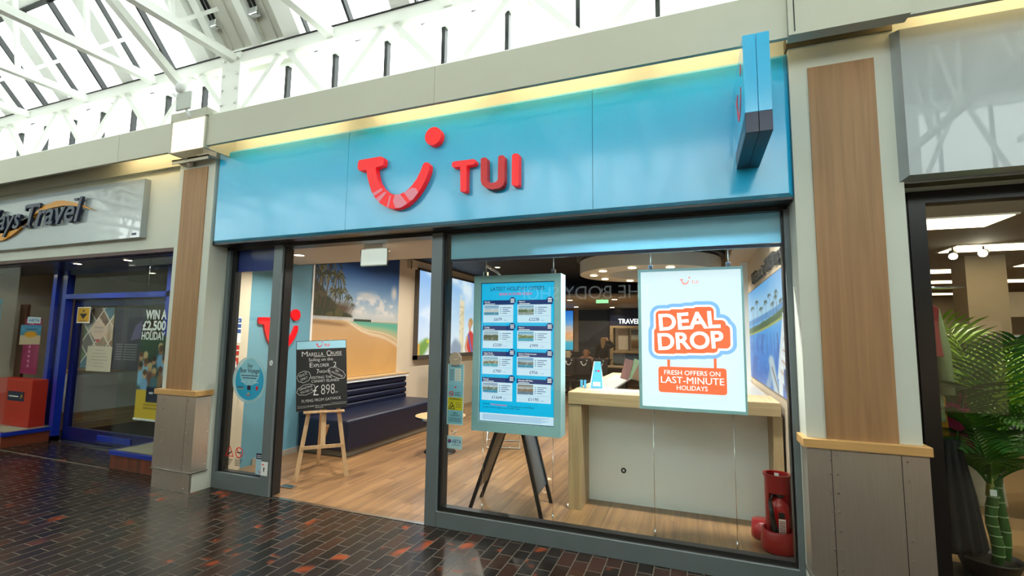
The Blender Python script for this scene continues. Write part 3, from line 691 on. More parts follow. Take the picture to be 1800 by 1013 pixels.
b = MB(letter_red, G); smile(b, -4.0, .19, .035, .0028); b.m(paper); b.rect(-4.025, -3.96, .35, .356, .0028); b.rect(-4.025, -3.97, .334, .34, .0028); b.build('printing', t)
t = thing('push_sticker', 'small white sticker with red print on the grey door jamb', 'sticker', (-3.87, -.003, .19)); F0 = facing(-.002)
MB(paper, F0).rect(-3.912, -3.828, .19, .318, .0005, .0015).build('sheet', t); b = MB(letter_red, F0); b.rect(-3.9, -3.875, .285, .295, .0017); b.m(black_plastic); b.poly([(-3.88, .225), (-3.87, .225), (-3.868, .25), (-3.86, .262), (-3.885, .265)], .0017); b.build('printing', t)
for xx, kind, lab in ((-4.40, 0, 'red triangle warning transfer on the sidelight glass'), (-4.27, 1, 'red round no smoking transfer on the sidelight glass')):
    t = thing('window_transfer', lab, 'sticker', (xx, .046, .26)); b = MB(letter_red, G)
    if kind == 0:
        for i in range(3):
            a = [(xx - .055, .31), (xx + .055, .31), (xx, .405)]; p, q = Vector((*a[i], .001)), Vector((*a[(i + 1) % 3], .001)); b.tube([p, q], 0, flat=(.008, .001))
        b.m(black_plastic); b.poly([(xx - .025, .325), (xx - .01, .32), (xx + .03, .35), (xx + .02, .36)], .001)
    else:
        b.ring(xx, .355, .042, .052, .0005, .0015); b.tube([(xx - .034, .389, .0012), (xx + .034, .321, .0012)], 0, flat=(.008, .001)); b.m(black_plastic); b.rect(xx - .03, xx + .03, .35, .36, .0018)
    b.build('symbol', t); c = MB(black_plastic, G)
    for k in range(4): c.rect(xx - .05, xx + .05 - .012 * k, .275 - .016 * k, .281 - .016 * k, .001)
    if kind: c.text('NO SMOKING', xx, .29, .012, 'C', .1, z0=.001)
    c.build('small_print', t)
tag(MB(white_plastic, F0).ring(-3.862, 1.255, .009, .02, 0, .006, ry=1.3).build('lock_escutcheon'), 'small white oval lock escutcheon on the grey door jamb', 'lock')
tag(MB(steel_edge).box(-3.94, -3.78, .26, .34, .0, .012, .004).build('door_guide'), 'flat grey steel sliding door guide on the oak floor', 'door guide')

# mural
def mural(u, v):
    asp = 1.0
    im = ramp(v, [(0, '#caa05f'), (.2, '#c49a62'), (.3, '#bf9a6c'), (.415, '#b99a72'), (.42, '#b3b6b4'), (.52, '#9aabb9'), (.66, '#5c80a6'), (.8, '#2c5590'), (1, '#1a3c74')])
    cl = vnoise(u * 1.3, v * 2.2, 6, 3); band = sstep(.43, .5, v) * (1 - sstep(.56, .68, v)) * sstep(.25, .5, u)
    im = lay(im, '#c9c6c2', np.clip(sstep(.42, .62, cl) * band, 0, .85)); im = blob(im, u, v, (.93, .665), .035, .05, '#b9b7b6', .8); im = blob(im, u, v, (.55, .62), .08, .02, '#a8adb2', .8)
    sh = .415 - .36 * np.clip((u - .36) / .64, 0, 1) ** 1.0 * .55 + .02 * np.sin(u * 9)      # shoreline
    sea = (v < .415) & (v > sh) & (u > .3)
    d = np.clip((v - sh) / np.maximum(.415 - sh, .01), 0, 1)
    seac = ramp(d, [(0, '#c2a67d'), (.25, '#b9a67f'), (.5, '#8fa98a'), (.8, '#4f9f8c'), (.93, '#5f9d8a'), (1, '#7d9c95')]); im = np.where(sea[..., None], seac, im)
    for k, (o, wd) in enumerate(((0, .012), (.04, .006), (-.015, .004))):
        ln = np.abs(v - sh - o * np.clip(u, .2, 1) - .012 * (vnoise(u, v, 14, 5 + k) - .5)); im = lay(im, '#d8cdb8', (1 - sstep(wd * .3, wd, ln)) * sstep(.25, .4, u) * .7)
    im = lay(im, '#b08a5a', sstep(.38, .6, vnoise(u, v, 5, 9)) * (v < .36) * (v < sh - .02) * .25)
    im = lay(im, '#4a3826', (sstep(.40, .52, v + .06 * (vnoise(u, v, 12, 2) - .5)) * (1 - sstep(.5, .58, v)) * (1 - sstep(.3, .46, u)))); im = lay(im, '#7a5c3a', (1 - sstep(.0, .025, np.abs(v - .40 + .05 * u))) * (1 - sstep(.25, .4, u)) * .7)
    hill = .44 + .26 * np.clip(1 - u / .44, 0, 1) ** 1.4 + .05 * (vnoise(u, v, 16, 8) - .5)
    im = lay(im, '#2f3420', (sstep(-.01, .012, hill - v) * (v > .44) * (1 - sstep(.42, .47, u)))); im = lay(im, '#4e4a2b', sstep(.5, .62, vnoise(u, v, 22, 4)) * (hill > v) * (v > .44) * (u < .44))
    im = lay(im, '#2c3b2c', (np.abs(v - .423) < .008) * (u > .42) * (u < .63) * 1.)
    for b_, t_, r_, s_ in (((.03, .5), (.05, .93), .14, 1), ((.1, .5), (.14, .86), .13, 2), ((.16, .5), (.22, .73), .10, 3), ((.06, .5), (.07, .73), .11, 4), ((.22, .48), (.27, .62), .08, 5), ((.3, .47), (.35, .58), .055, 6), ((.0, .5), (.01, .8), .1, 7), ((.37, .46), (.40, .53), .035, 8), ((.19, .5), (.2, .62), .08, 9)):
        im = palm(im, u, v, b_, t_, r_ * .95, '#2a311f', '#4a3a28', 1., 17, s_, .05, '#6a6238')
    return im
t = thing('beach_mural', 'palm beach photo mural on the side wall above the navy bench', 'mural', (-4.895, 2.6, .9))
art('printed_sheet', leftwall(-4.9), 1.58, 3.6, .895, 2.94, .008, mural, 230, 220, printed('matt_print', .6), t)
MB(white_plastic, leftwall(-4.9)).rect(1.55, 1.58, .895, 2.94, .001, .012).build('edge_strip', t)

# bench
t = thing('banquette_bench', 'long navy leather bench with channelled back below the beach mural', 'bench', (-4.48, 2.58, 0))
MB(mat('plinth_grey', '#8f897c', .6)).box(-4.85, -4.15, 1.5, 3.68, 0, .075).build('plinth', t)
b = MB(navy_leather); b.sm = False; b.box(-4.87, -4.06, 1.4, 3.72, .075, .47, .035, seg=3); b.build('seat', t)
for k in range(4): MB(navy_leather).box(-4.885, -4.73 - .008 * (k == 3), 1.4, 3.72, .445 + .096 * k, .541 + .096 * k, .038, seg=4).build('back_channel', t)
MB(white_lam).box(-4.897, -4.72, 1.4, 3.74, .832, .868).build('back_capping', t)
MB(oak_y).box(-4.897, -4.71, 1.4, 3.745, .868, .89, .003).build('oak_ledge', t)

# lightbox on the side wall
def family(u, v):
    im = ramp(v, [(0, '#dfeaf2'), (.3, '#cfe2f4'), (.7, '#a9cdf0'), (1, '#8fbdf0')]); im = lay(im, '#f4f8fb', sstep(.4, .75, vnoise(u, v, 4, 21)) * .8)
    im = boxp(im, u, v, .61, .69, .0, .72, '#e8d9b8', .012); im = boxp(im, u, v, .622, .638, .0, .8, '#efe3c8', .012); im = boxp(im, u, v, .665, .678, .0, .62, '#d8c6a0', .01)
    im = lay(im, '#b9a98c', sstep(.5, .7, vnoise(u, v, 30, 5)) * (u > .61) * (u < .69) * (v < .7) * .6)
    im = boxp(im, u, v, .14, .36, .0, .11, '#e6e2d6'); im = boxp(im, u, v, .12, .36, .10, .125, '#cfc8b8')
    for c, r in (((.08, .1), .07), ((.12, .15), .05), ((.05, .05), .06), ((.2, .04), .04)): im = blob(im, u, v, c, r * .8, r, '#6f9a3c', .6)
    im = boxp(im, u, v, .0, .035, .0, .14, '#e0a83a', .01); im = blob(im, u, v, (.15, .165), .03, .02, '#d7d23c', .6)
    for c in ((.55, .1), (.6, .06), (.52, .05)): im = blob(im, u, v, c, .05, .09, '#8a9ab0', .5)
    im = boxp(im, u, v, .91, .935, .0, .55, '#3f55a8', .012); im = boxp(im, u, v, .89, .91, .0, .5, '#e6b93a', .01)
    uu = u; u = u + .085
    # child in a red shirt
    im = blob(im, u, v, (.885, .40), .034, .06, '#c58a63', .12); im = blob(im, u, v, (.90, .43), .038, .055, '#b98a4a', .3); im = blob(im, u, v, (.878, .395), .026, .048, '#d39a75', .15)
    im = boxp(im, u, v, .868, .90, .27, .36, '#c58a63', .006)
    im = blob(im, u, v, (.90, .14), .072, .16, '#cf2a30', .12); im = stroke(im, u, v, [(.84, .22), (.81, .08), (.84, -.05)], .017, '#d39a75', 1.); im = stroke(im, u, v, [(.86, .25), (.90, .1), (.94, -.02)], .012, '#3a62b8', 1.)
    return im
t = thing('side_lightbox', 'bright backlit holiday picture of a child in red on the side wall', 'lightbox', (-4.87, 5.6, 1.12))
b = MB(mat('lightbox_frame', '#5b5650', .4, .3)); b.box(-4.9, -4.83, 4.12, 7.05, 1.08, 1.16); b.box(-4.9, -4.83, 4.12, 4.18, 1.08, 2.8); b.box(-4.9, -4.83, 4.12, 7.05, 2.77, 2.81); b.box(-4.9, -4.83, 6.99, 7.05, 1.08, 2.81); b.build('frame', t)
art('lit_print', leftwall(-4.9), 4.18, 6.99, 1.15, 2.775, .05, family, 150, 110, printed('lit_print_family', .4, 1.0), t)
t = thing('wall_monitor', 'small pale wall bracket box between mural and lightbox', 'bracket', (-4.86, 3.95, 2.74)); MB(cream_wall).box(-4.9, -4.8, 3.85, 4.05, 2.76, 2.92, .004).build('box_body', t); MB(black_plastic).box(-4.802, -4.797, 3.83, 3.85, 2.74, 2.9).build('slot', t)
# ------------------------------------------------------------------ easel with chalkboard
EA = R(46); eo = Vector((-3.76, .645, 0))
t = thing('wooden_easel', 'pale pine three-legged easel standing just inside the entrance', 'easel', eo, None, EA)
LM = local(t); tl = R(9); s_, c_ = math.sin(tl), math.cos(tl)
def ep(x, h, d=0.): return (x, h * s_ + d * c_, h * c_ - d * s_)
for sgn in (-1, 1): MB(pine, LM).tube([ep(sgn * .255, 0), ep(sgn * .04, 1.5)], 0, flat=(.042, .022)).build('front_leg', t)
MB(pine, LM).tube([(0.0, .62, 0), ep(0, 1.3, .03)], 0, flat=(.042, .022)).build('rear_leg', t)
MB(pine, LM).tube([(0.045, .56, .32), ep(.045, .55, .01)], 0, flat=(.03, .018)).build('brace', t)
MB(pine, LM).tube([ep(-.215, .33, -.012), ep(.215, .33, -.012)], 0, flat=(.02, .035)).build('crossbar', t)
MB(pine, LM).tube([ep(0, .33, -.01), ep(0, 1.47, -.01)], 0, flat=(.05, .02)).build('centre_rail', t)
MB(pine, LM).box(-.21, .21, ep(0, .70, -.07)[1], ep(0, .70)[1], .685, .705, .003).build('ledge', t)
MB(dark_metal, LM).tube([ep(-.06, 1.475, -.03), ep(.06, 1.475, -.03)], 0, flat=(.03, .02)).build('top_clip', t)
BT = LM @ frame(ep(-.022, .722, -.045), (1, 0, 0), (0, s_, c_)) @ Matrix.Rotation(R(2.6), 4, 'Z')
t = thing('chalkboard', 'black chalkboard with white handwriting resting on the pine easel', 'chalkboard', BT @ Vector((0, 0, 0)))
W = .525; Hh = .76
MB(black_plastic, BT).box(-W / 2, W / 2, 0, Hh, -.012, .006, .003).build('board', t)
MB(mat('slate', '#1a1c1d', .8, var=.25, scale=9), BT).rect(-W / 2 + .006, W / 2 - .006, .006, .66, .0062, .0068).build('writing_surface', t)
MB(mat('header_blue', '#8fc4d8', .5), BT).rect(-W / 2 + .006, W / 2 - .006, .667, .753, .0062, .007).build('header', t)
b = MB(letter_red, BT); smile(b, -.062, .682, .066, .0075); b.text('TUI', .024, .692, .026, wd=.058, weight=.03, z0=.0075); b.build('header_logo', t)
chalk = mat('chalk', '#d5d8d6', .9)
b = MB(chalk, BT); z = .0074
def ct(s, x, y, cap, al='C', wd=None, rot=0., w=-.012): b.text(s, x, y, cap, al, wd, w, 0, z, None, rot)
ct('M', -.205, .585, .056, 'L', .058); ct('ARELLA', -.14, .585, .041, 'L', .155); ct('C', .05, .585, .056, 'L', .04); ct('RUISE', .094, .592, .036, 'L', .115)
b.rect(-.08, .04, .577, .580, z); b.rect(.055, .215, .58, .583, z)
ct('Sailing on the', -.01, .53, .034, 'C', .25); ct('E', -.125, .463, .052, 'L', .03); ct('XPLORER', -.09, .463, .036, 'L', .165); ct('2', .12, .455, .056, 'L', .032)
ct('7', -.055, .39, .05, 'L', .022); ct('NIGHTS', -.03, .396, .028, 'L', .12); ct('VISITING THE', -.01, .335, .028, 'C', .22); ct('CANARY ISLANDS', .035, .295, .03, 'C', .285)
ct('£', -.09, .155, .105, 'L', .055); ct('898', -.01, .16, .108, 'L', .14, w=-.02); ct('pp', .138, .17, .018, 'L', .025)
ct('FLYING FROM GATWICK', -.005, .092, .03, 'C', .40, 1.); ct('BASED ON 2 SHARING', -.03, .038, .016, 'C', .23); ct('9/9/25', -.03, .018, .014, 'C', .08)
for yy in (.034, .05): b.rect(-.25, -.15, yy, yy + .002, z); b.rect(.09, .25, yy + .01, yy + .012, z)
ct('ADULTS', -.19, .375, .026, 'C', .085, 22); ct('ONLY', -.178, .335, .026, 'C', .075, 22); ct('ALL', .155, .4, .022, 'C', .045, -28); ct('INCLUSIVE', .155, .362, .022, 'C', .13, -28)
ct('DEPARTING', -.165, .235, .022, 'C', .13, 15); ct('9TH DEC 25', -.155, .198, .022, 'C', .125, 15)
def cloud(cx, cy, rx, ry, rot, n):
    pts = []
    for i in range(n * 6 + 1):
        a = 2 * math.pi * i / (n * 6); k = 1 + .10 * abs(math.sin(a * n / 2)); x, y = rx * k * math.cos(a), ry * k * math.sin(a)
        pts.append((cx + x * math.cos(R(rot)) - y * math.sin(R(rot)), cy + x * math.sin(R(rot)) + y * math.cos(R(rot)), z))
    b.tube(pts, 0, flat=(.0032, .0008))
cloud(-.185, .365, .064, .056, 22, 8); cloud(.155, .385, .092, .046, -30, 9); cloud(-.162, .225, .088, .05, 15, 9)
b.build('chalk_writing', t)

# ------------------------------------------------------------------ low round table, seats
t = thing('coffee_table', 'low round pale wood table in front of the navy bench', 'table', (-3.2, 2.2, 0))
MB(oak_y).lathe([(.001, .445), (.33, .445), (.335, .452), (.335, .47), (.33, .476), (.001, .476)], -3.2, 2.2, 40).build('table_top', t)
MB(chrome).ring(-3.2, 2.2, .334, .338, .447, .474).build('edge_band', t)
MB(black_plastic).lathe([(.03, .44), (.03, .06), (.05, .03)], -3.2, 2.2).build('stem', t)
MB(black_plastic).lathe([(.001, 0), (.21, 0), (.21, .012), (.05, .03), (.001, .03)], -3.2, 2.2, 32).build('base', t)
def tub_chair(x, y, rz, lab):
    t = thing('visitor_chair', lab, 'chair', (x, y, 0), None, rz); L_ = local(t)
    MB(black_plastic, L_).box(-.23, .23, -.23, .23, .42, .48, .02).build('seat', t)
    b = MB(black_plastic, L_); b.box(-.22, .22, .2, .235, .5, .88, .015); b.build('backrest', t)
    for s in (-1, 1): MB(chrome, L_).tube([(s * .22, -.22, .43), (s * .23, -.25, .02), (s * .23, .22, .012), (s * .22, .22, .45), (s * .21, .22, .6)], .012).build('leg_frame', t)
tub_chair(-2.55, 2.9, R(-70), 'black chair with chrome sled legs behind the hanging notice sheet')
tub_chair(-4.35, 4.45, R(80), 'black chair standing past the far end of the navy bench')
# ------------------------------------------------------------------ hanging information screen
def mini(seed, sky, land, water):
    def fn(u, v):
        h = .5 + .12 * (vnoise(u, v * 0, 5, seed) - .5); im = ramp(v, [(0, water), (.5, water), (.6, '#cfe6f2'), (1, sky)])
        im = lay(im, land, sstep(-.03, .03, h + .18 * vnoise(u, v * 0, 9, seed + 1) - v) * (v > .3)); im = lay(im, '#ffffff', sstep(.55, .7, vnoise(u, v, 8, seed + 2)) * (v < .75) * .5)
        return im
    return fn
t = thing('information_screen', 'hanging aqua-framed screen of holiday offers inside the shop window', 'screen', (-1.472, .47, .703))
b = MB(aqua_case)
b.box(-1.885, -1.818, .40, .55, .703, 2.092); b.box(-1.119, -1.06, .40, .55, .703, 2.092); b.box(-1.818, -1.119, .40, .55, .703, .787); b.box(-1.818, -1.119, .40, .55, 2.027, 2.092); b.box(-1.818, -1.119, .43, .55, .787, 2.027); b.build('casing', t)
b = MB(black_plastic); b.box(-1.818, -1.119, .416, .43, .787, 2.027); b.build('bezel', t)
SX0, SX1, SZ0, SZ1 = -1.812, -1.125, .793, 2.021
ST = facing(.416); W_, H_ = SX1 - SX0, SZ1 - SZ0
def su(a): return SX0 + a * W_
def sv(a): return SZ1 - a * H_
scr_c = emit('screen_cyan', '#00aee0', .80); scr_w = emit('screen_pale', '#c4dcf0', .80); scr_n = emit('screen_navy', '#0a2f6e', .7); scr_k = emit('screen_ink', '#123a72', .55); scr_r = emit('screen_red', '#e02858', .8); scr_g = emit('screen_grey', '#8fb4d4', .75); scr_ww = emit('screen_white', '#ffffff', .85)
o = MB(scr_c, ST).rect(SX0, SX1, SZ0, SZ1, .0005, .001).build('display', t)
b = MB(scr_k, ST); b.text('LATEST HOLIDAY OFFERS', su(.5), sv(.055), .034, 'C', W_ * .745, .006, 0, .0015); b.m(scr_r); b.text('BOOK IN STORE TODAY', su(.485), sv(.090), .022, 'C', W_ * .46, .012, 0, .0015); b.build('headline', o)
cards = [('Rhodes', '£679', '#6fb0dc', '#dfe3e2', '#4aa0c0'), ('Majorca', '£2238', '#7fb8dd', '#5f7a4a', '#9aa9a0'), ('Turkey', '£2281', '#9fc0d8', '#4a5a3c', '#5a6a52'), ('Mexico', '£999', '#4ab0e0', '#7a8a4a', '#39b6d6'),
         ('Cape Verde', '£700', '#8cc4e2', '#8a7a4a', '#3fb8cc'), ('Eastern Mediterranean', '£956', '#5a9fd4', '#7a7f78', '#2f9fc4'), ('Europe', '£1664', '#8fa8c8', '#77836a', '#3f9fc6'), ('Disneyland® Paris', '£1190', '#7a6a58', '#9a8468', '#6a8aa0')]
lit_card = printed('lit_print_card', .4, .7)
for i, (nm, pr, sk, ld, wt) in enumerate(cards):
    c = i % 2; r = i // 2; x0, x1, xb = (.025, .459, .452) if c == 0 else (.51, .98, .962); y0 = .126 + .1875 * r
    b = MB(scr_n, ST); b.rect(su(x0), su(x1), sv(y0 + .033), sv(y0), .0015, .002); b.m(scr_w); b.rect(su(x0), su(xb), sv(y0 + .163), sv(y0 + .033), .0015, .0018)
    b.m(scr_ww); b.text(nm, su(x0 + .02), sv(y0 + .0165), .0125, 'L', None, .012, 0, .0025); b.rect(su(x0 + .02), su(x0 + .17), sv(y0 + .028), sv(y0 + .0245), .0025)
    b.m(scr_k)
    for k in range(4): b.rect(su(x0 + .245), su(x0 + .255), sv(y0 + .058 + .0135 * k), sv(y0 + .0515 + .0135 * k), .0022); b.rect(su(x0 + .275), su(x0 + (.40, .36, .385, .34)[k]), sv(y0 + .057 + .0135 * k), sv(y0 + .053 + .0135 * k), .0022)
    b.text(pr, su((x0 + xb) / 2), sv(y0 + .15), .026, 'C', None, .004, 0, .0025); b.m(scr_g); b.rect(su(x0 + .01), su(xb - .01), sv(y0 + .116), sv(y0 + .1145), .0022); b.rect(su(xb - .13), su(xb - .09), sv(y0 + .149), sv(y0 + .145), .0022)
    b.m(scr_n); bx = .44 if c == 0 else .945; b.disc(su(bx), sv(y0 + .004), W_ * .046, .003, .0034, 28); b.m(scr_ww)
    for k in range(3): b.rect(su(bx - .026), su(bx + .026), sv(y0 - .0045 + .011 * k), sv(y0 - .0095 + .011 * k), .0037)
    cd = b.build('offer_card', t)
    art('card_photo', ST, su(x0 + .012), su(x0 + .222), sv(y0 + .108), sv(y0 + .040), .0022, mini(i * 7 + 3, sk, ld, wt), 22, 16, lit_card, cd)
b = MB(scr_k, ST); b.text('Search', su(.045), sv(.882), .0135, 'L', W_ * .095, .006, 0, .0015); b.text('on Facebook and follow', su(.385), sv(.892), .0135, 'L', W_ * .365, .006, 0, .0015); b.text('us for more deals and insider tips', su(.045), sv(.906), .0135, 'L', W_ * .51, .006, 0, .0015)
b.m(scr_r); b.text('TUI Hempstead', su(.15), sv(.886), .0135, 'L', W_ * .225, .015, 0, .0015); b.m(scr_w); b.rect(SX0, SX1, SZ0, sv(.942), .0014, .0016); b.m(scr_g)
for k in range(6): b.rect(su(.04), su(.94 - .05 * (k % 3)), sv(.956 + .0065 * k), sv(.9525 + .0065 * k), .0019)
b.build('footer', t)
def cable(x, z0, z1, lab, g):
    t = thing('suspension_cable', lab, 'cable', (x, .475, z0), g); MB(chrome).tube([(x, .475, z0), (x, .475, z1)], .0022, 6).build('wire', t)
    MB(chrome).tube([(x, .475, z0), (x, .475, z0 + .06)], .008).build('ferrule', t)
for x, zb, lb in ((-1.80, .70, 'screen'), (-1.147, .70, 'screen')):
    cable(x, .0, zb, 'thin steel cable from under the offers screen to the floor, its %s edge' % ('jamb-side' if x < -1.5 else 'inner'), 'cables under the screen')
for x in (-.32, .262): cable(x, .0, .985, 'thin steel cable from under the white lightbox to the floor, %s' % ('nearer the screen' if x < 0 else 'nearer the red extinguisher'), 'cables under the lightbox')
for x in (-1.80, -1.147, -.32, .262):
    t = thing('ceiling_hanger', 'chrome hanger holding the %s' % ('offers screen, mullion side' if x < -1.5 else 'offers screen, lightbox side' if x < -1 else 'white lightbox, screen side' if x < 0 else 'white lightbox, pillar side'), 'hanger', (x, .475, 2.09))
    MB(chrome).tube([(x, .475, 2.09), (x, .475, 2.92)], .0035, 6).build('rod', t); MB(chrome).box(x - .018, x + .018, .455, .495, 2.093, 2.14, .004).build('clamp', t)
    if x == -1.80: MB(chrome).tube([(x, .475, 2.2), (x + .11, .5, 2.13), (x + .13, .5, 2.1)], .012).build('arm', t)

# ------------------------------------------------------------------ DEAL DROP lightbox
t = thing('deal_lightbox', 'hanging white lightbox poster reading DEAL DROP in the shop window', 'lightbox', (-.03, .475, .99))
b = MB(aqua_case); b.box(-.417, -.394, .40, .50, .988, 2.096); b.box(.342, .357, .40, .50, .988, 2.096); b.box(-.394, .342, .40, .50, .988, 1.013); b.box(-.394, .342, .40, .50, 2.076, 2.096); b.box(-.394, .342, .43, .50, 1.013, 2.076); b.build('frame', t)
DT = facing(.43); lw = emit('lightbox_white', '#e2f3fb', .80); lo = emit('lightbox_orange', '#ff6a40', .95); lb = emit('lightbox_blue', '#7fb2e6', 1.0); lwh = emit('lightbox_pure', '#ffffff', .95)
o = MB(lw, DT).rect(-.394, .342, 1.013, 2.076, .015, .018).build('lit_face', t)
# scalloped badge: one rounded block behind each letter
DEAL = [('D', -.252, 1.609, .098, 3.0), ('E', -.147, 1.617, .076, 3.0), ('A', -.061, 1.622, .105, 3.0), ('L', .052, 1.630, .082, 3.0)]
def badge(b, gr, z):
    for i_, (x0, x1, y0, y1) in enumerate(((-.255, -.15, 1.60, 1.735), (-.16, -.05, 1.60, 1.745), (-.06, .06, 1.60, 1.753), (.02, .118, 1.60, 1.762), (.05, .20, 1.60, 1.66), (-.27, -.15, 1.45, 1.60), (-.19, -.06, 1.455, 1.60), (-.08, .07, 1.46, 1.61), (.04, .14, 1.465, 1.62), (.08, .228, 1.50, 1.622))):
        b.rrect(x0 - gr, x1 + gr, y0 - gr, y1 + gr, min(gr + .006, (x1 - x0) / 2 + gr - .001), z + .00003 * i_, None, 8)
    b.rect(-.25, .14, 1.46, 1.70, z + .00033); b.rect(.0, .2, 1.54, 1.66, z + .00036)
b = MB(lb, DT); badge(b, .072, .0185); b.m(lwh); badge(b, .044, .019); b.m(lo); badge(b, .028, .0195); b.build('badge', t)
b = MB(lwh, DT)
b.text('DEAL', -.256, 1.608, .122, 'L', .448, .028, 0, .0203, None, 3.3, 10); b.text('DROP', -.266, 1.455, .122, 'L', .478, .028, 0, .0203, None, 3.0, 10); b.build('headline', t)
b = MB(lo, DT); b.rect(-.202, -.181, 1.32, 1.40, .0182); b.rect(.135, .155, 1.32, 1.41, .0182); b.rrect(-.270, .222, 1.124, 1.323, .022, .0186); b.m(lwh)
b.text('FRESH OFFERS ON', -.024, 1.262, .034, 'C', .404, .006, 0, .0192); b.text('LAST-MINUTE', -.024, 1.197, .05, 'C', .455, .008, 0, .0192); b.text('HOLIDAYS', -.024, 1.147, .034, 'C', .222, .006, 0, .0192); b.build('hanging_board', t)
b = MB(emit('lightbox_coral', '#f2857a', .95), DT); smile(b, -.095, 1.966, .068, .0185); b.text('TUI', -.012, 1.973, .023, 'L', .052, .012, 0, .0186); b.build('small_logo', t)

# ------------------------------------------------------------------ A-frame sign behind the screen
t = thing('a_frame_sign', 'black A-frame pavement sign standing behind the hanging screen', 'pavement sign', (-1.6, .66, 0))
ax, az = -1.585, 1.06
for (fx, fy, bx, by) in ((-1.914, .467, -1.95, .79), (-1.242, .463, -1.285, .90)):
    ay = .46; by2 = by
    for (px, py, ty) in ((fx, fy, .63), (bx, by, .92)): MB(black_plastic).bar((px, py, 0), (ax + (px - ax) * .03, ty, az), .03, .022).build('leg', t)
    P0, P1, P2, P3 = Vector((fx + (ax - fx) * .16, fy + .026, az * .16)), Vector((bx + (ax - bx) * .16, by, az * .16)), Vector((ax + (fx - ax) * .05, .91, az * .96)), Vector((ax + (fx - ax) * .05, .62, az * .96))
    nrm = (P1 - P0).cross(P3 - P0).normalized() * .004
    MB(mat('sign_back', '#6a5a44', .5) if fx < -1.5 else mat('poster_grey', '#3c4650', .3)).add([tuple(p - nrm) for p in (P0, P1, P2, P3)] + [tuple(p + nrm) for p in (P0, P1, P2, P3)], [(3, 2, 1, 0), (4, 5, 6, 7), (0, 1, 5, 4), (1, 2, 6, 5), (2, 3, 7, 6), (3, 0, 4, 7)]).build('panel', t)
MB(chrome).tube([(-1.70, .55, .69), (-1.60, .55, .735), (-1.52, .55, .735), (-1.425, .55, .675)], 0, flat=(.02, .02)).build('stay', t)

# ------------------------------------------------------------------ notices hanging on the glass
t = thing('opening_hours_notice', 'tall blue and yellow laminated notice hanging from a suction hook', 'notice', (-1.877, .064, .81))
NT = facing(.066)
MB(mat('sucker', '#a89a88', .3), NT).disc(-1.883, 1.35, .055, 0, .012, 24).disc(-1.873, 1.375, .03, .012, .02).build('suction_hook', t)
MB(chrome, NT).ring(-1.873, 1.368, .022, .028, .012, .016, 20).build('hook_ring', t)
MB(mat('notice_blue', '#86c3da', .35), NT).rect(-1.952, -1.803, .808, 1.305, -.001, .001).build('sheet', t)
b = MB(paper, NT); b.rect(-1.885, -1.83, 1.165, 1.268, .002); b.rect(-1.953, -1.948, .808, 1.305, .002); b.rect(-1.807, -1.802, .808, 1.305, .002); b.rect(-1.953, -1.802, .806, .812, .002)
b.m(mat('warning_yellow', '#d6c81e', .4)); b.rect(-1.946, -1.81, .925, 1.03, .0022); b.m(navy_panel); b.text('OPENING HOURS', -1.877, 1.28, .012, 'C', .1, z0=.003)
for k in range(7): b.rect(-1.935, -1.895, 1.255 - .014 * k, 1.259 - .014 * k, .003); b.rect(-1.88, -1.838, 1.255 - .014 * k, 1.258 - .014 * k, .003)
b.text('WARNING', -1.877, 1.008, .017, 'C', .115, .012, z0=.003)
for i in range(3):
    a = [(-1.938, .935), (-1.88, .935), (-1.909, .99)]; b.tube([Vector((*a[i], .003)), Vector((*a[(i + 1) % 3], .003))], 0, flat=(.005, .001))
b.poly([(-1.925, .945), (-1.918, .941), (-1.893, .958), (-1.9, .965)], .003)
for k in range(4): b.rect(-1.872, -1.82, .985 - .012 * k, .988 - .012 * k, .003)
b.text('ZERO', -1.877, .895, .012, 'C', .04, .01, z0=.003); b.text('TOLERANCE', -1.877, .877, .012, 'C', .09, .01, z0=.003)
for k in range(3): b.rect(-1.935, -1.82, .858 - .012 * k, .861 - .012 * k, .003)
b.m(letter_red); b.ring(-1.915, 1.06, .017, .022, .002, .003, 24); b.tube([(-1.93, 1.075, .003), (-1.90, 1.045, .003)], 0, flat=(.004, .001)); b.rect(-1.885, -1.87, 1.108, 1.12, .003); b.m(black_plastic); b.rect(-1.93, -1.90, 1.058, 1.063, .003)
for k in range(3): b.rect(-1.885, -1.83, 1.07 - .012 * k, 1.073 - .012 * k, .003)
b.build('printing', t)
t = thing('trade_body_notice', 'small square blue ABTA card hanging low on the window glass', 'notice', (-1.876, .064, .61))
MB(mat('notice_pale', '#b9d9e4', .35), NT).rect(-1.945, -1.808, .612, .715, -.001, .001).build('sheet', t)
b = MB(MATS['print_blue'], NT); b.disc(-1.922, .672, .016, .002, .0026, 20); b.text('ABTA', -1.9, .657, .030, 'L', .085, .012, z0=.002); b.rect(-1.9, -1.825, .642, .646, .002); b.m(letter_red); b.poly([(-1.93, .672), (-1.922, .688), (-1.914, .672)], .003); b.build('printing', t)
MB(chrome, NT).tube([(-1.905, .76, .004), (-1.89, .735, .01), (-1.875, .735, .01), (-1.862, .765, .004)], .004).tube([(-1.88, .735, .008), (-1.878, .712, .004)], .002).build('hook', t)

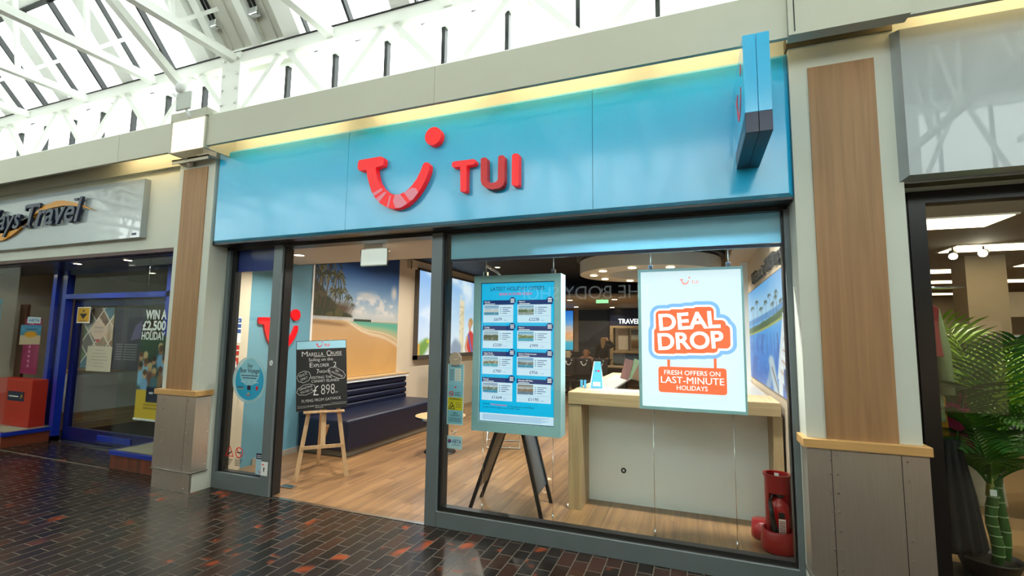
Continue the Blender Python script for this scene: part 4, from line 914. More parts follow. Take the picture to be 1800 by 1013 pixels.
# ------------------------------------------------------------------ counter
t = thing('service_counter', 'white panelled service counter framed in light oak behind the window', 'counter', (-.23, 2.1, 0))
MB(white_lam).box(-1.04, .60, 1.15, 1.17, 0, .935).build('front_panel', t)
MB(oak).box(-1.098, -.978, .815, 1.17, 0, .928, .002).build('corner_leg', t); MB(oak).box(.572, .642, .845, 1.17, 0, .928, .002).build('corner_leg', t)
MB(oak_x).box(-1.1, .63, .81, .86, .932, 1.036, .002).build('front_rail', t)
MB(oak_y).box(-1.1, -1.055, .86, 3.4, .932, 1.036, .002).build('side_rail', t)
b = MB(oak_y); b.box(-1.1, .63, .811, 1.05, 1.036, 1.04); b.box(-1.1, -1.0, 1.05, 3.4, 1.02, 1.04); b.box(-1.0, -.7, 3.0, 3.4, 1.02, 1.04); b.box(.25, .63, 1.05, 1.36, 1.0, 1.04); b.build('top_edging', t)
b = MB(mat('counter_white', '#b9b6ae', .3)); b.box(-1.0, -.76, 1.05, 3.0, 1.02, 1.039); b.box(-.76, .25, 1.05, 1.30, 1.02, 1.039); b.box(.3, .63, 1.36, 3.4, .98, 1.02); b.build('top_surface', t)
MB(white_lam).box(-1.05, -1.04, 1.17, 3.4, 0, .932).build('side_panel', t); MB(black_plastic).box(-.76, .25, 1.31, 1.33, .6, 1.02).build('inner_panel', t)
CF = facing(1.15)
b = MB(black_plastic, CF); b.ring(-.52 - .13, .30, .012, .024, 0, .008, 16); b.build('cable_grommet', t)
# things on the counter
t = thing('tent_card', 'tall folded blue tent card with logos on the oak counter edge', 'tent card', (-.9, 1.28, 1.04))
b = MB(paper); b.add([(-.99, 1.24, 1.04), (-.86, 1.24, 1.04), (-.89, 1.30, 1.30), (-.955, 1.30, 1.30)], [(0, 1, 2, 3)]).add([(-.99, 1.36, 1.04), (-.86, 1.36, 1.04), (-.89, 1.30, 1.30), (-.955, 1.30, 1.30)], [(3, 2, 1, 0)]); b.build('white_side', t)
tp = lambda a, z_: (-.955 + .07 * a - (.0 if a else .0) + (-.035 + .06 * a) * (1 - (z_ - 1.04) / .26) * 1.0, 1.298 - .062 * (1 - (z_ - 1.04) / .26), z_)
b = MB(mat('tent_blue', '#4aa8da', .45)); b.add([tp(0.1, 1.042), tp(1, 1.042), tp(1, 1.298), tp(0.1, 1.298)], [(0, 1, 2, 3)]); b.build('blue_side', t)
b = MB(paper)
q = lambda a, z_: (tp(a, z_)[0], tp(a, z_)[1] - .002, z_)
b.add([q(.25, 1.06), q(.85, 1.06), q(.85, 1.10), q(.25, 1.10)], [(0, 1, 2, 3)]); b.m(navy_panel); b.add([q(.35, 1.2), q(.45, 1.2), q(.45, 1.215), q(.35, 1.215)], [(0, 1, 2, 3)]); b.m(letter_red); b.add([q(.55, 1.2), q(.8, 1.2), q(.8, 1.215), q(.55, 1.215)], [(0, 1, 2, 3)]); b.build('printing', t)
for x, lab in ((-1.06, 'small blue card in a clear stand at the counter corner, outer of two'), (-1.025, 'small blue card in a clear stand at the counter corner, inner of two')):
    t = thing('card_stand', lab, 'card stand', (x, 1.2, 1.04)); MB(MATS['tent_blue']).box(x - .012, x + .012, 1.195, 1.2, 1.043, 1.12).build('card', t); MB(clear).box(x - .014, x + .014, 1.18, 1.215, 1.04, 1.05).build('stand_foot', t)
for k, (x, y, lab, c) in enumerate(((-.80, 2.35, 'tilted brochure with pink cover on the far counter arm', '#7a5048'), (-.72, 2.4, 'tilted pale green brochure on the far counter arm', '#7f9a72'), (-.66, 2.32, 'brown card brochure leaning behind the green one', '#7a5a3c'))):
    b = MB(mat('brochure_cover' + str(k), c, .4, var=.35, scale=30)); M_ = Matrix.Translation((x, y, 1.04)) @ Matrix.Rotation(R(14 + 5 * k), 4, 'Y') @ Matrix.Rotation(R(-12), 4, 'X'); b.box(-.05, .05, -.006, .006, .004, .25, .002, T=M_); o = b.build('brochure'); tag(o, lab, 'brochure')
t = thing('desk_keyboard', 'dark keyboard and cables on the sunken counter desk', 'keyboard', (-.3, 1.6, .76)); MB(black_plastic).box(-.6, -.2, 1.5, 1.66, .76, .785, .005).build('keys', t); MB(black_plastic).tube([(-.2, 1.6, .77), (-.1, 1.7, .78), (0, 1.5, .77)], .006).build('cord', t)
o = MB(black_plastic).box(-.9, .4, 1.34, 3.2, .73, .76).build('counter_desk'); tag(o, 'dark sunken desk surface inside the oak counter', 'desk')
# ------------------------------------------------------------------ fire extinguisher on its stand
t = thing('extinguisher_stand', 'red moulded extinguisher stand with tall hollow back by the window corner', 'stand', (.52, .72, 0))
b = MB(red_plastic); b.lathe([(.10, 0), (.118, .02), (.11, .15), (.10, .16), (.09, .15), (.085, .10), (.001, .10)], .543, .58, 32); b.build('front_cup', t)
b = MB(red_plastic); b.lathe([(.08, 0), (.092, .02), (.085, .13), (.001, .13)], .475, .80, 32); b.build('rear_cup', t)
b = MB(red_plastic); n = 28; b.ring(.562, .665, .080, .088, .40, .52, 40); b.ring(.562, .665, .078, .097, .515, .532, 40); vs = []; fs = []
for (r_, z_) in ((.088, .12), (.088, .40), (.088, .401), (.080, .401), (.080, .40), (.080, .12)):
    for k in range(n + 1): a = R(-40 + 260 * k / n); vs.append((.562 + r_ * math.cos(a), .665 + r_ * math.sin(a), z_))
for j in range(5):
    for k in range(n): fs.append((j * (n + 1) + k, j * (n + 1) + k + 1, (j + 1) * (n + 1) + k + 1, (j + 1) * (n + 1) + k))
b.add(vs, fs, True); b.build('hollow_back', t)
MB(paper).box(.555, .585, .738, .742, .44, .515).build('label_tag', t)
t = thing('fire_extinguisher', 'red fire extinguisher with black horn standing in the red stand', 'fire extinguisher', (.565, .59, .1))
b = MB(mat('extinguisher_red', '#a50d14', .22, coat=.4)); b.lathe([(.001, .10), (.058, .10), (.063, .11), (.063, .30), (.052, .345), (.025, .365), (.02, .38), (.001, .38)], .565, .60, 28); b.build('cylinder', t)
MB(black_plastic).lathe([(.022, .375), (.026, .385), (.018, .395), (.001, .397)], .565, .60, 16).box(.53, .60, .592, .608, .385, .396, .003).build('valve', t)
MB(black_plastic).tube([(.492, .53, .36), (.503, .525, .25), (.52, .515, .14)], [.012, .017, .024]).build('horn', t); MB(black_plastic).tube([(.55, .595, .385), (.51, .56, .395), (.492, .53, .36)], .008).build('hose', t)
b = MB(paper, facing(.5365)); b.rect(.545, .59, .13, .24, .0, .002); b.m(black_plastic); b.rect(.545, .585, .245, .285, 0, .002); b.m(red_plastic)
for k in range(8): b.rect(.549, .587, .137 + .012 * k, .143 + .012 * k, .002, .003)
b.build('label', t)

# ------------------------------------------------------------------ side wall: welcome lettering and pool lightbox
t = thing('wall_lettering', 'dark raised Welcome to TUI Hempstead lettering above the pool lightbox', 'lettering', (.65, 1.35, 2.16))
MB(mat('letter_charcoal', '#2e2f31', .4), rightwall(.66)).text('Welcome to TUI Hempstead', -2.52, 2.17, .115, 'L', 2.35, .012, 0, .002, .03).build('letters', t)
def pool(u, v):
    y = 3.1 - u * 2.95; p = (1 / (y + 3.55) - 1 / 6.65) / (1 / 4.05 - 1 / 6.65)         # evenly spread seen from the mall
    q_ = p / 1.12
    im = ramp(v, [(0, '#0e63c4'), (.35, '#1f86e0'), (.54, '#3aa0ea'), (.62, '#6ab4ea'), (.7, '#a8d4f0'), (.85, '#8cc6f2'), (1, '#4fa6ea')])
    sea = .62 + .10 * q_; im = lay(im, '#3a86c8', (1 - sstep(.02, .035, np.abs(v - sea - .01))) * .8)
    bank = .53 + .16 * q_; im = lay(im, '#2f5a26', 1 - sstep(.025, .045, np.abs(v - bank) + .02 * (vnoise(p, v, 18, 3) - .5))); im = lay(im, '#b5b53c', (1 - sstep(.008, .014, np.abs(v - bank + .035))) * .8)
    for k, pp in enumerate((.1, .22, .33, .45, .56, .64, .72, .74, .86)):
        h = .80 + .05 * math.sin(k * 2.1); im = palm(im, p, v, (pp + .01, .56 + .14 * pp), (pp, h), .055, '#27422a', '#5c4a34', 1.6, 9, k)
        im = stroke(im, p, v, [(pp, .50), (pp + .01, .30)], .006, '#1a5aa0', 1.6, 1.)
    im = lay(im, '#0c4fae', sstep(.5, .7, vnoise(p * 2, v, 8, 11)) * (v < .5) * .5); im = lay(im, '#6ab8f0', sstep(.6, .75, vnoise(p, v * 3, 14, 12)) * (v < .5) * .4)
    edge = .62 + .10 * (1 - v); deck = sstep(-.01, .01, p - (.98 - .42 * np.clip(1 - v / .62, 0, 1) ** .9 * .55 - .10)); im = lay(im, '#dfe6ea', deck * (v < .66) * (v > .12))
    for k in range(6):
        y0 = .58 - .085 * k; x0 = .93 - .035 * k; im = stroke(im, p, v, [(x0, y0), (x0 + .18, y0 - .03 - .01 * k)], .022, '#f3f6f7', 1.4); im = stroke(im, p, v, [(x0, y0 - .04), (x0 + .2, y0 - .075 - .01 * k)], .007, '#c4702f', 1.4)
    im = stroke(im, p, v, [(.42, -.02), (.56, .2)], .05, '#7fa4c8', 1.3); im = stroke(im, p, v, [(.55, .25), (.68, -.05)], .07, '#b9cbd8', 1.3); im = stroke(im, p, v, [(.56, .2), (.72, .0)], .012, '#6a5648', 1.3)
    im = boxp(im, p, v, .86, .95, .05, .22, '#123a86', .01); im = boxp(im, p, v, .72, .82, .0, .16, '#e8eef2', .01)
    return im
t = thing('pool_lightbox', 'backlit marina and palm pool picture on the side wall by the counter', 'lightbox', (.65, 1.6, 1.08))
MB(MATS['lightbox_frame'], rightwall(.66)).rect(-3.12, -.13, 1.08, 2.115, .001, .008).build('frame', t)
art('lit_print', rightwall(.66), -3.1, -.15, 1.09, 2.105, .0095, pool, 200, 110, printed('lit_print_pool', .4, .85), t)
struct(MB(white_lam).box(.58, .66, 3.16, 3.24, 0, 2.52).build('trim_wall_post'))

# ------------------------------------------------------------------ ring light and rear ceiling disc
t = thing('ring_light', 'large white suspended ring ceiling light with downlights', 'ceiling light', (-.6, 3.5, 2.45))
ringm = mat('ring_white', '#d8d2c4', .3, var=.02)
MB(ringm).ring(-.6, 3.5, .55, .97, 2.45, 2.63, 64).build('ring_drum', t)
MB(mat('ring_collar', '#4f4a42', .4)).ring(-.6, 3.5, .9, 1.02, 2.66, 2.72, 64).ring(-.6, 3.5, .62, .68, 2.63, 2.94, 48).build('collar', t)
for k in range(10):
    a = R(36 * k + 8); x, y = -.6 + .77 * math.cos(a), 3.5 + .77 * math.sin(a); MB(led_warm).disc(x, y, .05, 2.443, 2.449, 20).build('lens', t)
    area('ring_lamp', (x, y, 2.435), .1, 15 * INT, (1, .93, .84), (0, 0, 0), None, 150)
for k in range(3): a = R(120 * k + 30); MB(ringm).tube([(-.6 + .96 * math.cos(a), 3.5 + .96 * math.sin(a), 2.69), (-.6 + .96 * math.cos(a), 3.5 + .96 * math.sin(a), 2.945)], .006).build('wire', t)
t = thing('ceiling_disc', 'wide pale disc ceiling with downlights at the rear of the shop', 'ceiling disc', (-2.3, 9.4, 2.44))
MB(mat('disc_cream', '#b9a88c', .5)).lathe([(.001, 2.44), (2.1, 2.44), (2.1, 2.54), (.001, 2.54)], -2.3, 9.4, 64).build('disc_body', t)
MB(chrome).tube([(-2.3, 9.4, 2.54), (-2.3, 9.4, 2.95)], .05).build('hanger', t)
for k in range(9):
    a = R(40 * k + 10); x, y = -2.3 + 1.6 * math.cos(a), 9.4 + 1.6 * math.sin(a); MB(led_warm).disc(x, y, .06, 2.433, 2.439, 16).build('lens', t)
    if k % 2 == 0: area('disc_lamp', (x, y, 2.42), .12, 12 * INT, (1, .85, .68), (0, 0, 0), None, 150)

# ------------------------------------------------------------------ back of the shop
t = thing('sunset_lightbox', 'tall backlit sunset sky picture on the rear wall', 'lightbox', (-4.3, 11.96, 1.1))
MB(MATS['lightbox_frame'], facing(12)).rect(-4.86, -3.73, 1.08, 2.42, .001, .03).build('frame', t)
art('lit_print', facing(12), -4.84, -3.75, 1.1, 2.4, .032, lambda u, v: lay(ramp(v, [(0, '#2aa8c8'), (.2, '#3fb4cf'), (.24, '#d8b48c'), (.38, '#f0a268'), (.5, '#d8b8a8'), (.7, '#5aa4e4'), (1, '#1f74d8')]), '#f7d0a0', sstep(.5, .65, vnoise(u, v * 2, 5, 3)) * (v > .25) * (v < .6) * .7), 30, 40, printed('lit_print_sunset', .4, .9), t)
def mount(u, v):
    im = ramp(v, [(0, '#2c3a3a'), (.3, '#2f3c44'), (.4, '#4a5a64'), (1, '#3f5068')]); ht = .42 + .34 * np.clip(u * 1.1, 0, 1) ** 1.3 + .10 * (vnoise(u, v * 0, 7, 4) - .5)
    im = lay(im, '#22303e', sstep(-.01, .015, ht - v) * (v > .36)); return lay(im, '#3d4d58', sstep(.5, .65, vnoise(u, v, 10, 6)) * (ht > v) * (v > .36) * .6)
t = thing('rear_exit_sign', 'small green emergency exit sign hanging under the rear ceiling disc', 'exit sign', (-1.95, 7.4, 2.33)); MB(emit('exit_green', '#9be8a8', 1.2)).box(-2.1, -1.82, 7.39, 7.41, 2.32, 2.40).build('lit_panel', t); MB(chrome).tube([(-1.96, 7.4, 2.40), (-1.96, 7.4, 2.945)], .008).build('hanger', t)
t = thing('mountain_mural', 'dusky mountain lake mural on the rear wall', 'mural', (-3.03, 11.98, .65)); art('printed_sheet', facing(12), -3.57, -2.49, .5, 2.43, .012, mount, 50, 60, MATS['matt_print'], t); MB(beige_wall, facing(12)).rect(-3.57, -2.49, .5, 2.43, .001, .01).build('backing', t)
t = thing('travel_money_kiosk', 'oak-framed counter window under a navy TRAVEL sign at the rear', 'kiosk', (-1.6, 11.7, 0)); K = facing(11.6)
MB(navy_panel, K).rect(-2.48, .6, 1.9, 2.43, -.3, .0).build('navy_fascia', t)
MB(emit('sign_white', '#ffffff', 1.2), K).text('TRAVEL', -2.21, 1.965, .145, 'L', .66, .02, 0, .002, .012).build('sign_letters', t)
b = MB(oak_x, K); b.rect(-2.48, -2.38, 0, 1.9, -.3, 0); b.rect(-2.38, .6, 1.83, 1.9, -.3, .0); b.rect(-2.38, .6, 1.05, 1.12, -.3, .05); b.rect(-1.2, -1.1, 1.12, 1.83, -.3, 0); b.build('oak_frame', t)
MB(emit('kiosk_glow', '#8a7458', .35), K).rect(-2.38, .6, 1.12, 1.83, -.28, -.26).build('lit_interior', t)
b = MB(cream_wall, K); b.rect(-2.25, -1.95, 1.15, 1.8, -.25, -.24); b.m(dark_metal); b.rect(-2.38, -2.34, 1.12, 1.83, -.2, -.18); b.rect(-1.92, -1.9, 1.12, 1.83, -.2, -.18); b.build('blind', t)
art('wall_poster', K, -1.85, -1.4, 1.2, 1.78, -.22, lambda u, v: blob(ramp(v, [(0, '#6a5238'), (.4, '#8a7350'), (.5, '#b9b4a0'), (1, '#7d8a90')]), u, v, (.75, .4), .12, .3, '#3c3a34'), 16, 20, MATS['matt_print'], t)
art('lower_picture', K, -2.38, .6, .3, 1.03, .004, lambda u, v: lay(ramp(v, [(0, '#2a6a94'), (.35, '#5a8094'), (.5, '#6a7a78'), (1, '#5a6e88')]), '#2c3a30', sstep(-.02, .03, .45 + .35 * vnoise(u, v * 0, 5, 3) - v) * (v > .4)), 60, 24, MATS['matt_print'], t)
MB(oak_x, K).rect(-2.38, .6, .3, 1.03, -.05, .0).build('lower_panel', t)
for k, (x, y, rz, lab) in enumerate(((-3.15, 8.9, 15, 'black high-backed office chair with smile motif, furthest along the row'), (-2.68, 8.9, 0, 'black high-backed office chair with smile motif, middle of the row'), (-2.21, 8.9, -10, 'black high-backed office chair with smile motif behind the tent card'))):
    t = thing('office_chair', lab, 'chair', (x, y, 0), 'office chairs at the rear desks', R(rz)); L_ = local(t)
    MB(black_plastic, L_).box(-.2, .2, -.2, .2, .37, .43, .025).build('seat', t); MB(black_plastic, L_).box(-.2, .2, -.25, -.19, .55, 1.0, .03).build('backrest', t)
    b = MB(paper, L_ @ frame((0, -.252, 0), (1, 0, 0), (0, 0, 1))); smile(b, -.085, .80, .17, .0, .004); b.build('smile_motif', t)
    MB(black_plastic, L_).tube([(0, 0, .38), (0, 0, .1)], .03).build('gas_post', t); b = MB(black_plastic, L_)
    for j in range(5): b.bar((0, 0, .09), (.19 * math.cos(R(72 * j)), .19 * math.sin(R(72 * j)), .05), .035, .025); b.ball((.19 * math.cos(R(72 * j)), .19 * math.sin(R(72 * j)), .028), .028, seg=8)
    b.build('star_base', t)
t = thing('rear_desk', 'long dark desk in front of the mountain mural', 'desk', (-2.9, 9.75, 0)); MB(oak_x).box(-3.7, -1.7, 9.5, 10.1, .72, .75).build('desk_top', t); b = MB(black_plastic); b.box(-3.65, -1.75, 10.0, 10.03, .1, .72); b.build('modesty_panel', t)
for x in (-3.65, -1.78): MB(black_plastic).box(x, x + .03, 9.55, 10.05, 0, .72).build('leg', t)
t = thing('desk_monitor', 'black monitor on the long rear desk', 'monitor', (-3.2, 9.8, .75)); MB(black_plastic).box(-3.42, -2.98, 9.8, 9.83, .85, 1.12, .005).build('panel', t); MB(black_plastic).box(-3.24, -3.16, 9.79, 9.84, .75, .87).build('stand', t)

# people at the back
skin = mat('skin', '#c08e72', .5); blonde = mat('blonde_hair', '#a98c5c', .6, var=.2, scale=40); auburn = mat('light_brown_hair', '#8a5c3a', .6, var=.2, scale=40); silver = mat('silver_blonde_hair', '#b9a98a', .6, var=.15, scale=40)
coat = mat('black_coat', '#0d0d0f', .8, var=.2); grey_top = mat('charcoal_top', '#25262a', .8, var=.2); peach_top = mat('peach_top', '#a8745c', .8)
def skinned(name, joints, edges, m, parent, sub=2):
    me = bpy.data.meshes.new(name); inv = local(parent).inverted()
    ks = list(joints); me.from_pydata([tuple(inv @ Vector(joints[k][0])) for k in ks], [(ks.index(a), ks.index(b_)) for a, b_ in edges], []); me.materials.append(m)
    o = bpy.data.objects.new(name, me); COL.objects.link(o); o.parent = parent
    sk = o.modifiers.new('skin', 'SKIN'); sk.use_smooth_shade = True
    for i, k in enumerate(ks): r = joints[k][1]; me.skin_vertices[0].data[i].radius = (r, r) if not isinstance(r, tuple) else r
    me.skin_vertices[0].data[0].use_root = True; s = o.modifiers.new('sub', 'SUBSURF'); s.levels = sub; s.render_levels = sub; return o
def hand(J, E_, side, wrist, d):
    """palm with four unequal curled fingers and a side thumb"""
    w_ = Vector(wrist); d = Vector(d).normalized(); a = d.cross(Vector((0, 1, 0))).normalized(); n_ = a.cross(d)
    J[side + 'palm'] = (tuple(w_ + d * .05), .03); E_.append((side + 'wrist', side + 'palm'))
    for i, (o_, l) in enumerate(((-.03, .068), (-.01, .078), (.01, .073), (.03, .058))):
        k = w_ + d * .09 + a * o_; J[side + 'k%d' % i] = (tuple(k), .010); J[side + 'm%d' % i] = (tuple(k + d * l * .55 + n_ * .008), .009); J[side + 't%d' % i] = (tuple(k + d * l * .9 + n_ * .03), .008)
        E_ += [(side + 'palm', side + 'k%d' % i), (side + 'k%d' % i, side + 'm%d' % i), (side + 'm%d' % i, side + 't%d' % i)]
    J[side + 'th1'] = (tuple(w_ + d * .04 - a * .042), .011); J[side + 'th2'] = (tuple(w_ + d * .085 - a * .052 + n_ * .01), .009); E_ += [(side + 'palm', side + 'th1'), (side + 'th1', side + 'th2')]
def person(name_label, x, y, rz, standing, hair_m, top_m, hair_len, z_head, arm_up=False):
    t = thing('person', name_label, 'person', (x, y, 0), None, R(rz)); L_ = local(t); p = lambda *a: tuple(L_ @ Vector(a))
    if standing:
        zz = z_head / 1.62; z_ = lambda h: h * zz
        J = {'pel': (p(0, 0, z_(.90)), .125), 'wai': (p(0, 0, z_(1.03)), .115), 'che': (p(0, .0, z_(1.22)), .13), 'nec0': (p(0, 0, z_(1.35)), .075), 'nec': (p(0, .01, z_(1.40)), .05), 'hd0': (p(0, .02, z_(1.45)), .07), 'hd1': (p(0, .025, z_(1.52)), .083), 'hd2': (p(0, .02, z_(1.58)), .06),
             'lsh': (p(-.17, 0, z_(1.32)), .055), 'lel': (p(-.22, .02, z_(1.06)), .042), 'lwrist': (p(-.2, .12, z_(.86)), .028), 'rsh': (p(.17, 0, z_(1.32)), .055), 'rel': (p(.27, .05, z_(1.1)), .042), 'rwrist': (p(.24, .2, z_(.95)), .028),
             'lhip': (p(-.09, 0, z_(.84)), .085), 'lkn': (p(-.09, .02, z_(.46)), .058), 'lan': (p(-.09, 0, z_(.08)), .038), 'lft': (p(-.1, .13, z_(.03)), .034), 'rhip': (p(.09, 0, z_(.84)), .085), 'rkn': (p(.10, .02, z_(.46)), .058), 'ran': (p(.1, 0, z_(.08)), .038), 'rft': (p(.11, .13, z_(.03)), .034)}
        if arm_up: J['rel'] = (p(.30, -.02, z_(1.36)), .042); J['rwrist'] = (p(.13, .06, z_(1.50)), .028)
    else:
        dz = z_head - 1.22; q_ = lambda h: h + dz
        J = {'pel': (p(0, 0, q_(.56)), .125), 'wai': (p(0, -.01, q_(.68)), .115), 'che': (p(0, .0, q_(.86)), .13), 'nec0': (p(0, 0, q_(.97)), .075), 'nec': (p(0, .01, q_(1.02)), .05), 'hd0': (p(0, .03, q_(1.06)), .07), 'hd1': (p(0, .035, q_(1.13)), .083), 'hd2': (p(0, .03, q_(1.19)), .06),
             'lsh': (p(-.17, 0, q_(.94)), .055), 'lel': (p(-.19, .08, q_(.72)), .042), 'lwrist': (p(-.13, .28, q_(.76)), .028), 'rsh': (p(.17, 0, q_(.94)), .055), 'rel': (p(.19, .08, q_(.72)), .042), 'rwrist': (p(.13, .28, q_(.76)), .028),
             'lhip': (p(-.09, .05, q_(.54)), .085), 'lkn': (p(-.1, .44, q_(.52)), .058), 'lan': (p(-.1, .44, .09), .038), 'lft': (p(-.1, .57, .035), .034), 'rhip': (p(.09, .05, q_(.54)), .085), 'rkn': (p(.1, .44, q_(.52)), .058), 'ran': (p(.1, .44, .09), .038), 'rft': (p(.1, .57, .035), .034)}
    E_ = [('pel', 'wai'), ('wai', 'che'), ('che', 'nec0'), ('nec0', 'nec'), ('nec', 'hd0'), ('hd0', 'hd1'), ('hd1', 'hd2'), ('nec0', 'lsh'), ('lsh', 'lel'), ('lel', 'lwrist'), ('nec0', 'rsh'), ('rsh', 'rel'), ('rel', 'rwrist'), ('pel', 'lhip'), ('lhip', 'lkn'), ('lkn', 'lan'), ('lan', 'lft'), ('pel', 'rhip'), ('rhip', 'rkn'), ('rkn', 'ran'), ('ran', 'rft')]
    JB = dict(J); EB = list(E_)
    for s in 'lr': hand(JB, EB, s, JB[s + 'wrist'][0], Vector(JB[s + 'wrist'][0]) - Vector(JB[s + 'el'][0]))
    skinned('body', JB, EB, skin, t)
    up = {k: (v[0], (v[1] if not isinstance(v[1], tuple) else v[1][0]) + .018) for k, v in J.items() if k in ('pel', 'wai', 'che', 'nec0', 'lsh', 'lel', 'lwrist', 'rsh', 'rel', 'rwrist')}
    skinned('coat' if standing else 'top', up, [e for e in E_ if e[0] in up and e[1] in up], top_m, t)
    lo = {k: (v[0], v[1] + (.02 if not standing else .035)) for k, v in J.items() if k in ('pel', 'lhip', 'lkn', 'lan', 'rhip', 'rkn', 'ran')}
    skinned('trousers', lo, [e for e in E_ if e[0] in lo and e[1] in lo], coat, t)
    h = {'a': (tuple(Vector(J['hd2'][0]) + Vector((0, 0, .012))), .072), 'b': (tuple(Vector(J['hd1'][0]) + L_.to_3x3() @ Vector((0, -.03, .015))), .095), 'c': (tuple(Vector(J['hd0'][0]) + L_.to_3x3() @ Vector((0, -.06, 0))), .075), 'd': (tuple(Vector(J['nec0'][0]) + L_.to_3x3() @ Vector((0, -.085, .04 - hair_len))), .05)}
    skinned('hair', h, [('a', 'b'), ('b', 'c'), ('c', 'd')], hair_m, t)
    # face: nose, eyes, mouth on the front of the head
    hd = Vector(J['hd1'][0]); rt = L_.to_3x3(); f = MB(skin); f.ball(tuple(hd + rt @ Vector((0, .088, -.012))), .013); f.build('nose', t)
    for s in (-1, 1): e = MB(black_plastic); e.ball(tuple(hd + rt @ Vector((s * .03, .075, .012))), .008, seg=8); e.build('eye', t); e = MB(skin); e.ball(tuple(hd + rt @ Vector((s * .083, 0, -.005))), .018, seg=8, sz=1.5); e.build('ear', t)
    e = MB(mat('lip', '#8a4a44', .5)); e.ball(tuple(hd + rt @ Vector((0, .078, -.045))), .014, seg=8, sz=.4); e.build('mouth', t)
    return t
person('person in a long black coat with blonde hair, standing with a raised arm', -2.48, 10.45, 0, True, blonde, coat, .16, 1.55, True)
person('seated person with silver-blonde hair and dark top, facing away', -3.17, 9.02, 8, False, silver, grey_top, .03, 1.17)
person('seated person with light brown hair and peach top, facing away', -2.68, 9.02, -4, False, auburn, peach_top, .10, 1.22)
# ------------------------------------------------------------------ neighbouring travel shop (beyond the narrow pillar)
b = MB(gloss_white); b.box(-11.0, -5.735, -.17, -.1, 2.59, 3.265, .003); o = b.build('sign_tray'); tag(o, 'long glossy white sign tray with navy script lettering over the next shop', 'shop sign')
HF = facing(-.17)
amber = mat('sign_amber', '#d18f1c', .35); script_navy = mat('script_navy', '#222b47', .35)
WV = [(-8.652, 2.716), (-8.488, 2.71), (-8.263, 2.773), (-8.134, 2.827), (-7.983, 2.915), (-7.89, 2.978), (-7.646, 3.099), (-7.366, 3.144), (-7.224, 3.136), (-7.012, 3.095), (-6.801, 3.035), (-6.593, 2.959), (-6.825, 3.02), (-7.004, 3.048), (-7.213, 3.07), (-7.494, 3.06), (-7.72, 3.027), (-7.979, 2.897), (-8.199, 2.841), (-8.429, 2.811), (-8.671, 2.804)]
MB(amber, HF).poly([(p[0] + .03, p[1]) for p in WV], .002, .028).build('amber_wave', o)
b = MB(script_navy, HF); b.text('Travel', -7.93, 2.85, .285, 'L', 1.17, .012, .24, .02, .05)
b.rect(-7.975, -7.80, 2.843, 2.866, .02, .05); b.rect(-7.955, -7.93, 3.06, 3.13, .02, .05); b.rect(-7.655, -7.63, 3.075, 3.135, .02, .05); b.rect(-6.925, -6.855, 3.105, 3.13, .02, .05)
b.text('Hays', -8.845, 2.85, .27, 'L', .80, .012, .24, .02, .05); b.rect(-8.865, -8.78, 2.843, 2.864, .02, .05); b.rect(-8.70, -8.585, 2.843, 2.864, .02, .05); b.rect(-8.64, -8.52, 3.1, 3.122, .02, .05); b.build('script_lettering', o)
tag(MB(navy_panel, HF).rect(-5.87, -5.80, 2.62, 2.645, 0, .003).build('maker_badge'), 'tiny navy badge at the bottom corner of the white sign tray', 'badge')
struct(MB(mat('soffit_edge', '#4a2a26', .4)).box(-10.1, -5.11, -.1, -.02, 2.42, 2.462).build('trim_soffit_edge'))
struct(MB(navy_frame).box(-10.2, -5.11, -.02, .7, 2.41, 2.44).build('ceiling_lobby'))
for x, lab in ((-7.41, 'small recessed downlight in the navy lobby soffit over the door frame'), (-6.40, 'small recessed downlight in the navy lobby soffit near the bay window')):
    t = thing('downlight', lab, 'downlight', (x, .12, 2.4)); MB(chrome).ring(x, .12, .04, .055, 2.402, 2.41, 20).build('trim_ring', t); MB(led_white).disc(x, .12, .04, 2.404, 2.408, 16).build('lens', t)
    area('lobby_lamp', (x, .12, 2.395), .08, 5 * INT, (1, .9, .75))
struct(MB(mall_brick).box(-8.5, -6.2, 0, .56, -.08, 0).build('floor_lobby', loc=(-2.0, 0, 0)))
struct(MB(steel_edge).box(-8.45, -6.25, .53, .6, -.01, .012).build('trim_lobby_threshold'))
struct(MB(mat('dark_carpet', '#2b241e', .9, var=.3, scale=60)).box(-10.2, -5.1, .6, 6, -.05, .005).build('floor_next_shop'))
# bay windows on brick plinths
def bay(x0, x1, corner, lab):
    b = MB(plinth_brick); b.box(x0, x1, .03, .55, 0, .152); o = struct(b.build('wall_plinth', loc=(0, 0, 0)))
    s = MB(blue_frame); s.box(x0 - .008, x1 + .008, .015, .06, .152, .2, .004); s.box(corner - .03, corner + .03, .03, .55, .152, .2); s.build('blue_sill', o)
    MB(mat('bay_base', '#9a937f', .6)).box(x0, x1, .05, .6, .17, .2).build('display_base', o)
bay(-6.235, -5.11, -6.235, ''); bay(-10.05, -8.48, -8.48, '')
o = struct(MB(clear).box(-6.228, -5.11, .028, .036, .2, 2.41).box(-6.228, -6.22, .036, .56, .2, 2.41).build('window_3'))
o = struct(MB(clear).box(-10.05, -8.485, .028, .036, .2, 2.41).box(-8.493, -8.485, .036, .56, .2, 2.41).build('window_4'))
